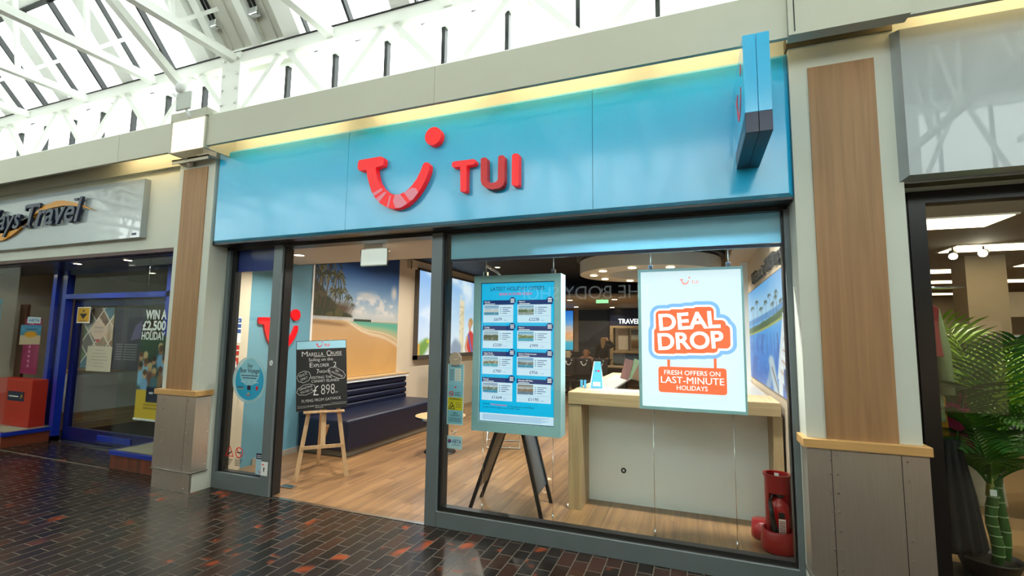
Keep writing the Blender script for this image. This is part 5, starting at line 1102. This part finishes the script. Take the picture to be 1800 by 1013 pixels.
# lobby frame and door
b = MB(blue_frame); b.box(-8.78, -8.69, .53, .62, 0, 2.41); b.box(-8.52, -8.43, .53, .62, 0, 2.41); b.box(-8.78, -8.43, .53, .62, 0, .07); b.box(-8.43, -6.22, .53, .62, 1.995, 2.065); b.box(-6.30, -6.22, .53, .62, 0, 2.41); b.m(navy_frame); b.box(-8.69, -8.52, .57, .6, .07, 2.41); b.box(-8.43, -6.22, .55, .62, 2.35, 2.41)
o = struct(b.build('door_1')); MB(clear).box(-8.43, -6.3, .575, .583, 2.065, 2.35).build('transom_pane', o)
t = thing('shop_door', 'navy glazed door with posters in the neighbouring shop lobby', 'door', (-7.4, .66, .012))
b = MB(navy_frame); b.box(-8.42, -8.30, .64, .69, .012, 1.99); b.box(-6.46, -6.32, .64, .69, .012, 1.99); b.box(-8.30, -6.46, .64, .69, 1.90, 1.99); b.box(-8.30, -6.46, .64, .69, .012, .19); b.build('leaf_frame', t)
MB(clear).box(-8.30, -6.46, .66, .668, .19, 1.90).build('glass', t); MB(blue_frame).box(-7.6, -6.9, .628, .64, .06, .14, .004).build('kick_plate', t); MB(chrome).tube([(-6.4, .63, .9), (-6.4, .58, .92), (-6.4, .58, 1.25), (-6.4, .63, 1.27)], .012).build('handle', t)
def diamonds(u, v):
    im = ramp(v, [(0, '#6a4a3a'), (.5, '#a07a60'), (1, '#8a7a70')]); a = u * 1.35 + v * 1.7; c = u * 1.35 - v * 1.7 + 2
    ia, ic = np.floor(a * 1.6), np.floor(c * 1.6); rs = np.random.RandomState(4); tab = rs.rand(20, 20); k = tab[ia.astype(int) % 20, ic.astype(int) % 20]
    cols = ramp(k, [(0, '#2f6f95'), (.2, '#9a7a62'), (.4, '#5a3f33'), (.55, '#c9a68c'), (.7, '#3a5f7a'), (.85, '#8a5f48'), (1, '#4a6a52')]); im = cols * (.75 + .5 * vnoise(u, v, 9, 4))[..., None]
    fa, fc = a * 1.6 - ia, c * 1.6 - ic; ln = np.minimum(np.minimum(fa, 1 - fa), np.minimum(fc, 1 - fc)); im = lay(im, '#d9cfc4', 1 - sstep(.03, .05, ln))
    dm = np.abs(u - .52) / .34 + np.abs(v - .62) / .22; im = lay(im, '#cdb0a2', 1 - sstep(.97, 1.0, dm))
    for k, y in enumerate((.66, .63, .60)): im = boxp(im, u, v, .36, .68, y, y + .008, '#7a6a64')
    return lay(im, '#b3353a', 1.0 * ((np.abs(u - .52) / .34 + np.abs(v - .62) / .22 < .95) & (v < .47)))
t = thing('door_poster', 'holiday poster of photo diamonds in the neighbouring door', 'poster', (-7.9, .70, 1.02)); DP = facing(.70)
art('printed_sheet', DP, -8.27, -7.60, 1.02, 1.88, .002, diamonds, 60, 76, MATS['matt_print'], t); MB(paper, DP).rect(-8.27, -7.6, 1.02, 1.88, -.002, 0).build('backing', t)
t = thing('dark_offer_poster', 'dark violet offers poster with pale price lines beside the diamond poster', 'poster', (-7.2, .70, 1.02))
MB(mat('violet_print', '#2a1f38', .45), DP).rect(-7.57, -6.9, 1.02, 1.87, -.002, .001).build('sheet', t); b = MB(mat('poster_grey_print', '#7a7480', .5), DP)
for k in range(7): b.rect(-7.5, -7.36, 1.36 - .034 * k, 1.372 - .034 * k, .002); b.rect(-7.32, -7.05, 1.36 - .034 * k, 1.372 - .034 * k, .002)
b.m(mat('violet_glow', '#5a4a78', .5)); b.poly([(-7.2, 1.42), (-7.0, 1.45), (-6.98, 1.7), (-7.12, 1.62)], .002); b.build('printing', t)
t = thing('letter_sheet', 'white printed letter taped below the diamond poster', 'notice', (-7.85, .69, 1.0)); MB(mat('cream_sheet', '#c9b9a8', .6), DP).rect(-8.1, -7.55, .98, 1.33, .014, .016).build('sheet', t)
b = MB(mat('faint_ink', '#9a8a80', .6), DP)
for k, w_ in enumerate((.2, .28, .36, .36, .2, .24)): b.rect(-7.82 - w_ / 2, -7.82 + w_ / 2, 1.27 - .045 * k, 1.278 - .045 * k, .0165)
b.build('printing', t)
t = thing('warning_card', 'yellow square card with black pictogram on the neighbouring door', 'notice', (-8.18, .655, 1.67)); YP = facing(.637)
MB(paper, YP).rect(-8.33, -8.03, 1.655, 1.885, 0, .002).build('border', t); b = MB(mat('card_yellow', '#c79a12', .45), YP).rect(-8.315, -8.045, 1.67, 1.872, .0022, .003); b.m(black_plastic); b.poly([(-8.27, 1.79), (-8.09, 1.79), (-8.18, 1.71)], .0034); b.poly([(-8.21, 1.84), (-8.15, 1.84), (-8.18, 1.805)], .0034); b.rect(-8.26, -8.1, 1.683, 1.69, .0034); b.build('face', t)
# interior
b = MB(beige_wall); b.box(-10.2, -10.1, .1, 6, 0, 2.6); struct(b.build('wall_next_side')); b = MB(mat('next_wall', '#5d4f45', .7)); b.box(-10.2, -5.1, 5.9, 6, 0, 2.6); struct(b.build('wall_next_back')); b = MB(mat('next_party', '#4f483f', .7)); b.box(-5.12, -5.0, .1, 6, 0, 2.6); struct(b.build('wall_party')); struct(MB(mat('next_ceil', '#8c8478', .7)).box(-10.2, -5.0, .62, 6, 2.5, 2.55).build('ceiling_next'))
t = thing('enquiry_counter', 'white counter with oak top and base inside the neighbouring shop', 'counter', (-9.15, 2.2, 0)); MB(white_lam).box(-9.5, -9.0, 1.0, 3.4, .28, .88).build('front_panel', t); MB(oak_y).box(-9.52, -8.98, .98, 3.42, .88, .925).build('oak_top', t); MB(oak_y).box(-9.48, -9.005, 1.02, 3.4, 0, .28).build('base', t)
area('next_shop_lamp', (-7.6, 2.2, 2.48), .5, 5 * INT, (1, .88, .74)); area('next_shop_lamp', (-8.6, 4.2, 2.48), .5, 4 * INT, (1, .88, .74)); area('bay_lamp', (-5.7, .35, 2.39), .12, 2.5 * INT, (1, .9, .78)); area('bay_lamp', (-9.0, .35, 2.39), .12, 3 * INT, (1, .9, .78))
t = thing('display_box', 'red box display with navy name strip inside the far bay window', 'display box', (-9.05, .35, .2)); MB(mat('orange_red', '#b3220c', .5)).box(-9.50, -8.60, .34, .52, .2, .85, .006).build('box_body', t); b = MB(navy_panel, facing(.34)); b.rect(-9.17, -8.77, .55, .68, 0, .003); b.m(paper); b.rect(-9.14, -8.9, .605, .62, .0035); b.m(amber); b.poly([(-8.86, .58), (-8.8, .62), (-8.83, .65)], .0035); b.build('name_strip', t)
tag(MB(wood('brown_post', '#3a2012', '#56321c', 'z', .4)).box(-9.6, -9.42, .55, .59, .2, 1.93).build('display_post'), 'dark brown upright post in the far bay window', 'post')
t = thing('magenta_poster', 'tall magenta poster with pale lettering behind the far bay', 'poster', (-9.2, .54, .8)); PP = facing(.54); MB(mat('magenta', '#8a1f4f', .5), PP).rect(-9.4, -8.98, .9, 1.72, -.002, .001).build('sheet', t); b = MB(mat('pink_ink', '#c77fa0', .5), PP); b.text('ER', -9.22, 1.56, .09, 'C', .12, .01, 0, .002); [b.rect(-9.24, -9.19, 1.0 + .07 * k, 1.04 + .07 * k, .002) for k in range(5)]; b.build('printing', t)
t = thing('blue_poster', 'teal hanging poster with brown panel at the edge of the far bay', 'poster', (-9.75, .3, 1.3)); PB = facing(.3); b = MB(mat('teal_print', '#1c6f86', .5), PB).rect(-9.98, -9.5, 1.2, 2.0, -.001, .001); b.m(mat('brown_print', '#6a4a34', .5)); b.rect(-9.75, -9.52, 1.72, 1.92, .0015); b.m(mat('tan_print', '#a8683c', .5)); b.rect(-9.72, -9.55, 1.75, 1.89, .002); b.build('sheet', t)
RG = leftwall(-8.484)
t = thing('bay_sticker', 'small blue ABTA sticker on the return glass of the far bay', 'sticker', (-8.48, .23, 1.64)); MB(MATS['notice_pale'], RG).rect(.159, .30, 1.64, 1.725, .0005, .0015).build('sheet', t); MB(MATS['print_blue'], RG).text('ABTA', .23, 1.662, .035, 'C', .115, .01, 0, .002).build('printing', t)
t = thing('beach_sticker', 'beach picture sticker with amber sun below the blue sticker', 'sticker', (-8.48, .21, 1.35)); art('printed_sheet', RG, .10, .318, 1.349, 1.615, .001, lambda u, v: blob(boxp(ramp(v, [(0, '#b8ac8c'), (.45, '#b9ae90'), (.5, '#3a7a94'), (.8, '#4f93b4'), (1, '#3f83ac')]), u, v, .25, .8, .75, .8, '#203a5a'), u, v, (.5, .52), .3, .16, '#c9921e'), 24, 24, MATS['matt_print'], t)
def crowd(u, v):
    im = ramp(v, [(0, '#c9a92c'), (.34, '#d2b336'), (.345, '#2a4a52'), (.7, '#1d3a2a'), (1, '#33503a')]); rs = random.Random(5)
    for k in range(16):
        x, y = rs.uniform(.05, .95), .84 - .022 * k + rs.uniform(-.02, .02); im = blob(im, u, v, (x, y - .13), .11, .10, rs.choice(['#6f9cc4', '#7fb0d0', '#8a6a4a', '#3f6a7a', '#6a4438', '#a9b4b0', '#2f4a5a']), .35); im = blob(im, u, v, (x, y), .06, .045, rs.choice(['#b98a68', '#8a5c40', '#c49a78']), .2); im = blob(im, u, v, (x, y + .03), .065, .035, rs.choice(['#2a1c14', '#5a3a24', '#b9a070']), .3)
    im = boxp(im, u, v, .0, 1., .0, .345, '#cfae30'); im = boxp(im, u, v, .3, .8, .2, .38, '#141f3c', .01); im = boxp(im, u, v, .38, .5, .3, .32, '#c9ced6', .006)
    for k, y in enumerate((.16, .12)): im = boxp(im, u, v, .25, .75, y, y + .015, '#8a7420', .006)
    return im
t = thing('prize_poster', 'tall hanging poster WIN A £2,500 HOLIDAY in the bay window', 'poster', (-5.68, .1, .56)); WP = facing(.1)
art('printed_sheet', WP, -6.0, -5.42, .565, 1.50, .001, crowd, 60, 90, MATS['matt_print'], t); MB(white_plastic, WP).rect(-6.01, -5.41, .545, .568, -.004, .006).build('bottom_rail', t)
MB(clear, WP).rect(-6.0, -5.42, 1.5, 2.0, -.001, .001).build('clear_top', t)
b = MB(paper, WP); b.text('WIN A', -5.585, 1.69, .10, 'R', .36, .035, 0, .003); b.text('£2,500', -5.585, 1.565, .10, 'R', .40, .035, 0, .003); b.text('HOLIDAY', -5.585, 1.455, .085, 'R', .40, .03, 0, .004); b.build('headline', t)
for dx in (-5.95, -5.47): MB(chrome).tube([(dx, .1, 1.99), (dx, .1, 2.41)], .002, 6).build('wire', t)

# ------------------------------------------------------------------ fashion shop (beyond the wide pillar)
t = thing('white_shop_sign', 'large blank glossy white fascia sign over the fashion shop', 'shop sign', (4, -.2, 2.48)); b = MB(gloss_white); xa, xb = 1.15, 6.5
v = [(xa + .03, -.26, 2.495), (xb, -.26, 2.495), (xb, -.26, 3.385), (xa + .03, -.26, 3.385), (xa, -.20, 2.475), (xb, -.20, 2.475), (xb, -.20, 3.40), (xa, -.20, 3.40), (xa, -.1, 2.475), (xb, -.1, 2.475), (xb, -.1, 3.40), (xa, -.1, 3.40)]
b.add(v, [(0, 1, 2, 3), (4, 5, 1, 0), (1, 5, 6, 2), (3, 2, 6, 7), (4, 0, 3, 7), (4, 8, 9, 5), (5, 9, 10, 6), (7, 6, 10, 11), (4, 7, 11, 8)], False).build('sign_tray', t)
struct(MB(mat('lintel_brown', '#4a4336', .5)).box(1.172, 6.5, -.2, .02, 2.462, 2.478).build('trim_lintel'))
b = MB(black_frame); b.box(1.25, 1.335, -.01, .09, 0, 2.462); b.box(1.172, 1.25, .0, .09, 0, 2.462); b.box(1.335, 6.5, -.01, .09, 2.385, 2.462); b.box(1.335, 6.5, -.01, .09, 0, .06); b.box(4.0, 4.08, -.01, .09, .06, 2.385)
o = struct(b.build('window_5')); MB(clear).box(1.335, 6.5, .035, .043, .06, 2.385).build('pane', o)
struct(MB(mat('sand_tile', '#9c7c52', .35, var=.08, scale=2)).box(1.17, 10, .09, 15, -.05, 0.0).build('floor_fashion'))
struct(MB(mat('fashion_ceiling', '#8f8676', .8, var=.04)).box(1.17, 10, .1, 15, 2.9, 2.95).build('ceiling_fashion'))
fw = mat('fashion_wall', '#a89a84', .7); struct(MB(fw).box(1.17, 1.22, .1, 15, 0, 3).build('wall_fashion_side')); struct(MB(fw).box(1.17, 10, 14.9, 15, 0, 3).build('wall_fashion_back')); struct(MB(fw).box(9.9, 10, .1, 15, 0, 3).build('wall_fashion_far'))
struct(MB(mat('cream_beam_paint', '#d8cdb6', .6)).box(5.4, 10, 9.0, 9.2, 2.05, 2.55).build('trim_cream_beam'))
struct(MB(mat('column_paint', '#b3a58c', .6)).box(4.05, 4.55, 6, 6.45, 0, 2.9).build('column'))
panels = [(4.1, 5.15, 'nearest the window, behind the spotlights'), (4.2, 7.9, 'second row, cut by the black frame'), (5.45, 10.0, 'third row over the hung garments'), (5.95, 7.2, 'second row on the open side'), (6.6, 10.1, 'third row on the open side'), (6.9, 13.5, 'furthest row at the back wall'), (7.9, 5.3, 'front row out towards the far wall'), (2.6, 3.2, 'near the window corner'), (8.2, 8.2, 'above the far racks')]
for x, y, lab in panels:
    t = thing('ceiling_panel', 'square-edged warm ceiling light panel ' + lab, 'ceiling light', (x, y, 2.88)); MB(white_plastic).box(x - .62, x + .62, y - .32, y + .32, 2.885, 2.9).build('tray', t); MB(emit('panel_glow', '#ffe6b8', 5.5)).box(x - .59, x + .59, y - .29, y + .29, 2.878, 2.885).build('diffuser', t)
for x, y, aim, lab, st in ((3.5, 5.0, (-.3, -.8, -.5), 'black spotlight turned sideways beside the bright lamp', 10), (3.80, 4.9, (-.55, -.8, -.25), 'glaring spotlight aimed at the shop window', 60)):
    t = thing('spotlight', lab, 'spotlight', (x, y, 2.7)); d = Vector(aim).normalized(); c = Vector((x, y, 2.78))
    MB(black_plastic).tube([c - d * .10, c + d * .05], [.045, .055], 16).build('can', t); MB(emit('spot_lens%d' % st, '#fff4de', st)).tube([c + d * .05, c + d * .056], .05, 16).build('lens', t); MB(black_plastic).tube([(x, y, 2.9), tuple(c)], .012).build('stem', t)
def garment(b, c, wd, dp, z0, z1, prof, folds=5, amp=.012, seed=0, n=48, m=16, phase=0., hem=0.):
    """a hung garment: elliptical shell, prof(t) gives relative width from hem (0) to shoulder (1)"""
    rs = random.Random(seed); ph = rs.uniform(0, 6); vs = []; fs = []
    for j in range(m + 1):
        t_ = j / m; w_ = prof(t_)
        for i in range(n):
            a = 2 * math.pi * i / n; k = 1 + amp / max(.05, wd * w_) * math.sin(folds * a + ph + 1.5 * t_) * (1 - t_ * .8); zz = z0 + (z1 - z0) * t_ + hem * (1 - t_) ** 4 * math.sin(folds * a + ph)
            vs.append((c[0] + wd * w_ * k * math.cos(a + phase), c[1] + dp * (.55 + .45 * w_) * k * math.sin(a + phase), zz))
    for j in range(m):
        for i in range(n): fs.append((j * n + i, j * n + (i + 1) % n, (j + 1) * n + (i + 1) % n, (j + 1) * n + i))
    fs.append([m * n + i for i in range(n)]); fs.append(list(range(n))[::-1]); return b.add(vs, fs, True)
shirt = lambda t: np.interp(t, [0, .3, .7, .88, .96, 1], [1, .93, .9, .95, .7, .28])
skirt = lambda t: np.interp(t, [0, .5, .9, 1], [1, .78, .5, .46])
fab = lambda n, c: mat(n, c, .85, var=.12, scale=30, bump=.05)
t = thing('clothes_stand', 'two-tier chrome clothes stand just inside the black window frame', 'clothes stand', (1.5, .62, 0))
MB(chrome).tube([(1.44, .62, .02), (1.44, .62, 2.0)], .014).build('upright', t); MB(chrome).tube([(1.30, .62, 1.92), (1.75, .62, 1.92)], .01).build('upper_rail', t); MB(chrome).tube([(1.30, .64, .98), (1.52, .64, .98)], .008).build('lower_rail', t); MB(black_plastic).box(1.28, 1.75, .42, .82, 0, .02, .005).build('base', t)
t = thing('green_jacket', 'pale green jacket with dark collar hung high inside the window frame', 'jacket', (1.44, .5, 1.05)); garment(MB(fab('sage_cotton', '#7d8a5c')), (1.41, .46), .115, .062, 1.02, 1.86, shirt, 6, .012, 3).build('body', t); garment(MB(fab('dark_green', '#2c3a26')), (1.41, .47), .06, .06, 1.80, 1.89, lambda t: 1, 3, .004, 4).build('collar', t)
MB(fab('sage_sleeve', '#7d8a5c')).tube([(1.49, .43, 1.76), (1.525, .41, 1.5), (1.53, .39, 1.2)], [.042, .042, .038], 14).build('sleeve', t)
o = garment(MB(fab('red_cotton', '#8f2f2c')), (1.40, .33), .10, .05, 1.45, 1.80, shirt, 4, .01, 6).build('red_top'); tag(o, 'dark red top hung in front of the green jacket', 'top')
o = MB(paper).box(1.37, 1.44, .36, .365, 1.90, 2.03, T=Matrix.Translation((1.40, .36, 1.96)) @ Matrix.Rotation(R(-14), 4, 'Y') @ Matrix.Translation((-1.40, -.36, -1.96))).build('price_card'); tag(o, 'white ticket card above the green jacket collar', 'card')
o = garment(MB(fab('black_pleat', '#0c0b0c')), (1.50, .42), .17, .13, .26, .92, skirt, 14, .012, 8, 90, 18, 0, .02).build('pleated_skirt'); tag(o, 'long black pleated skirt hung low inside the window frame', 'skirt')
o = garment(MB(fab('mustard', '#b07a10')), (1.53, .572), .055, .033, .86, 1.22, shirt, 4, .01, 9).build('mustard_top'); tag(o, 'mustard yellow top hung behind the black skirt', 'top')
o = garment(MB(fab('raspberry', '#8a1f3f')), (1.655, .60), .068, .045, .84, 1.20, shirt, 5, .012, 10).build('raspberry_shirt'); tag(o, 'raspberry pink shirt hung beside the mustard top', 'shirt')
o = garment(MB(fab('cream_stripe', '#b9ae98')), (2.0, 1.3), .18, .08, .30, .95, shirt, 5, .012, 11).build('cream_shirt'); tag(o, 'cream ribbed shirt hanging behind the palm trunks', 'shirt')
t = thing('clothes_rail', 'chrome rail of dark garments behind the palm', 'clothes rail', (3.7, 4.0, 0)); MB(chrome).tube([(2.6, 4, 0), (2.6, 4, 1.62), (4.6, 4, 1.62), (4.6, 4, 0)], .016).build('frame_tube', t)
for k in range(15):
    x = 2.68 + .128 * k; o = garment(MB(fab(('charcoal_knit', 'ink_knit', 'plum_knit', 'black_knit')[k % 4], ('#1a1a1e', '#12131a', '#2a1a24', '#0e0e10')[k % 4])), (x, 4.0), .05, .24, .62 - .05 * (k % 3), 1.55, lambda t: np.interp(t, [0, .7, .95, 1], [1, 1, .8, .2]), 3, .006, 20 + k, 24, 10).build('dark_garment')
    tag(o, 'dark garment hanging on the chrome rail behind the palm', 'garment', 'dark garments on the rail')
t = thing('display_table', 'dark display table of folded clothes behind the palm', 'table', (2.6, 2.2, 0)); MB(black_plastic).box(2.2, 3.2, 1.9, 2.6, .68, .72).build('table_top', t)
for x in (2.23, 3.17):
    for y in (1.93, 2.57): MB(black_plastic).box(x - .02, x + .02, y - .02, y + .02, 0, .68).build('leg', t)
for k in range(3): tag(MB(fab(('navy_fold', 'black_fold', 'grey_fold')[k], ('#141a2c', '#101012', '#2c2c30')[k])).box(2.28 + .3 * k, 2.54 + .3 * k, 2.0, 2.4, .72, .80 + .02 * k, .02).build('folded_stack'), ('navy folded clothes on the dark display table', 'black folded clothes on the dark display table', 'grey folded clothes on the dark display table')[k], 'folded clothes')
# palm
t = thing('potted_palm', 'tall artificial palm in a black pot inside the fashion shop window', 'potted plant', (1.79, .68, 0))
MB(black_plastic).lathe([(.001, 0), (.12, 0), (.165, .125), (.172, .13), (.16, .132), (.15, .11), (.001, .11)], 1.79, .68, 32).build('pot', t)
MB(mat('moss', '#3a3226', .95, var=.4, scale=60, bump=.6)).lathe([(.155, .105), (.1, .118), (.001, .122)][::-1], 1.79, .68, 24).build('moss_top', t)
cane = mat('cane_green', '#2f5a22', .4, var=.15); nodem = mat('cane_node', '#8fa878', .5); sheath = mat('cane_sheath', '#7a7a2a', .5)
TR = [((1.70, .70), .90), ((1.80, .61), .60), ((1.885, .71), .86)]
for (x, y), h in TR:
    b = MB(cane); pts = [(x + .012 * math.sin(k), y, .11 + (h - .11) * k / 8) for k in range(9)]; b.tube(pts, [.032, .031, .033, .031, .033, .03, .031, .029, .024], 14); b.m(nodem)
    for k in range(1, 8): b.lathe([(.0335, -.004), (.035, 0), (.0335, .004)], pts[k][0], pts[k][1], 14, Matrix.Translation((0, 0, pts[k][2])))
    b.m(sheath); b.tube([(x, y, h - .06), (x, y, h + .05)], [.030, .018], 12); b.build('trunk', t)
MB(paper).box(1.775, 1.81, .565, .567, .55, .59).build('price_tag', t)
leaf = mat('palm_leaf', '#4f7f1f', .45, var=.3, scale=5); leaf2 = mat('palm_leaf_lit', '#86a62a', .4, var=.2, scale=5); leaf3 = mat('palm_leaf_deep', '#2f6420', .45, var=.3, scale=5)  # leaf2 paints the shop light on the long upper fronds as yellower green
def frond(root, az, el, L, droop, m, seed, tw=0.):
    rs = random.Random(seed); b = MB(m); P = [Vector(root)]; d = Vector((math.cos(az) * math.cos(el), math.sin(az) * math.cos(el), math.sin(el))); n = 14
    for i in range(n): P.append(P[-1] + d * (L / n)); d = (d + Vector((0, 0, -droop / n))).normalized()
    b.tube(P, [.009 * (1 - i / (n + 2)) + .001 for i in range(n + 1)], 6); nl = 19
    for k in range(nl):
        f = .2 + .79 * k / (nl - 1); i = min(int(f * n), n - 1); a = f * n - i; p = P[i].lerp(P[i + 1], a); tg = (P[i + 1] - P[i]).normalized(); sd = tg.cross(Vector((0, 0, 1)));
        if sd.length < .05: sd = Vector((1, 0, 0))
        sd.normalize(); up = sd.cross(tg).normalized(); ll = L * .40 * (math.sin(math.pi * min(1, f * .86 + .1)) ** .7) * rs.uniform(.85, 1.1) + .03
        for s in (-1, 1):
            dr = (tg * .72 + sd * s * .85 + up * (.28 + rs.uniform(-.1, .1))).normalized(); q = [p]
            for j in range(4): q.append(q[-1] + dr * ll / 4); dr = (dr + Vector((0, 0, -.16))).normalized()
            wdt = .009 + .004 * L; nn = dr.cross(tg); ac = dr.cross(nn).normalized() if nn.length > 1e-3 else tg; wv = (tg - dr * tg.dot(dr)).normalized()
            vs = []
            for j, wj in enumerate((.45, 1, .9, .55, .03)): vs += [tuple(q[j] - wv * wdt * wj), tuple(q[j] + up * .003 * wj), tuple(q[j] + wv * wdt * wj)]
            fs = [];
            for j in range(4): fs += [(3 * j, 3 * j + 1, 3 * j + 4, 3 * j + 3), (3 * j + 1, 3 * j + 2, 3 * j + 5, 3 * j + 4)]
            b.add(vs, fs, True)
    b.v = [(max(p_[0], 1.245 + .02 * (p_[2] % .1)), max(p_[1], .075), p_[2]) for p_ in b.v]      # tips rest against the wall and the glass
    return b.build('frond', t)
k = 0
for (x, y), h in TR:
    for az, el, L, dr in {0: [(140, 80, .85, .8), (215, 52, .5, 1.3), (120, 40, .7, 1.3), (245, 28, .42, 1.2), (290, 50, .5, 1.4), (255, 62, .7, 1.5), (190, 74, .42, 1.2), (110, 70, .8, 1.2), (225, 8, .4, .8)], 1: [(195, 60, .42, 1.4), (250, 60, .45, 1.5), (320, 55, .5, 1.4), (20, 62, .6, 1.5), (100, 50, .6, 1.5), (225, 76, .55, 1.3)], 2: [(20, 70, .85, 1.4), (345, 45, .7, 1.4), (60, 45, .75, 1.4), (300, 62, .6, 1.5), (95, 75, .9, 1.2), (160, 66, .7, 1.6), (255, 40, .55, 1.4), (200, 80, .9, 1.2), (270, 78, .8, 1.4), (330, 20, .6, 1.0)]}[TR.index(((x, y), h))]:
        frond((x, y, h), R(az), R(el), L, dr, leaf2 if L > .8 else (leaf3 if k % 2 else leaf), 40 + k); k += 1
area('window_fill', (2.2, 1.2, 2.885), .15, 45 * INT, (1, .92, .8), (R(18), R(-14), 0)); area('window_fill', (1.8, 2.3, 2.885), .15, 25 * INT, (1, .92, .8))  # fill lamps without a fitting, added to brighten the palm and clothes

# ------------------------------------------------------------------ the far side of the mall (seen only in reflections)
oy = -5.5; OW = frame((0, oy + .1, 0), (-1, 0, 0), (0, 0, 1))
struct(MB(mat('far_wall', '#8f8d84', .7)).box(-16, 9, oy - .1, oy, 0, 3.62).build('wall_far_side'))
b = MB(mat('far_shop_dark', '#15161a', .4)); b.box(-5.2, .9, oy, oy + .06, 0, 3.2); b.box(2.0, 8.5, oy, oy + .06, 0, 2.6); b.box(-15.5, -6.2, oy, oy + .06, 0, 1.95); struct(b.build('trim_far_shopfronts'))
t = thing('cosmetics_shop_sign', 'dark shop sign with thin lit capitals on the opposite side', 'shop sign', (-2, oy + .08, 2.0)); MB(black_paint).box(-4.3, .3, oy + .06, oy + .1, 2.0, 2.85).build('board', t); MB(emit('thin_letters', '#e8f2f0', 2.2), OW).text('THE BODY SHOP', .70, 2.27, .25, 'L', 2.62, -.004, 0, .0, .02).build('letters', t)
t = thing('outlet_sign', 'pale shop sign reading Factory on the opposite side', 'shop sign', (-11, oy + .08, 2.0)); MB(mat('pale_sign', '#a8bdbb', .4)).box(-13, -9.2, oy + .06, oy + .1, 1.95, 2.6).build('board', t); MB(mat('tan_letters', '#e0cfa8', .5), OW).text('Factory', 9.75, 2.1, .30, 'L', 1.6, .02, 0, .0, .02).build('letters', t)
for k, (x0, x1) in enumerate(((-5.0, -3.6), (-3.3, -1.2), (-.9, .7), (2.2, 4.2), (4.5, 7.5), (-8.4, -6.4), (-12.5, -9.4))): struct(MB(emit('added_glow', '#ffd9b0', .5)).box(x0, x1, oy + .05, oy + .065, .5, 1.85).build('added_far_glow_%d' % (k + 1)))  # glowing panels added out of view to brighten reflections in the steel
for x in (-9.0, -5.6, 1.45): struct(MB(white_paint).box(x - .25, x + .25, oy, oy + .12, 0, 3.4).build('pillar_far'))
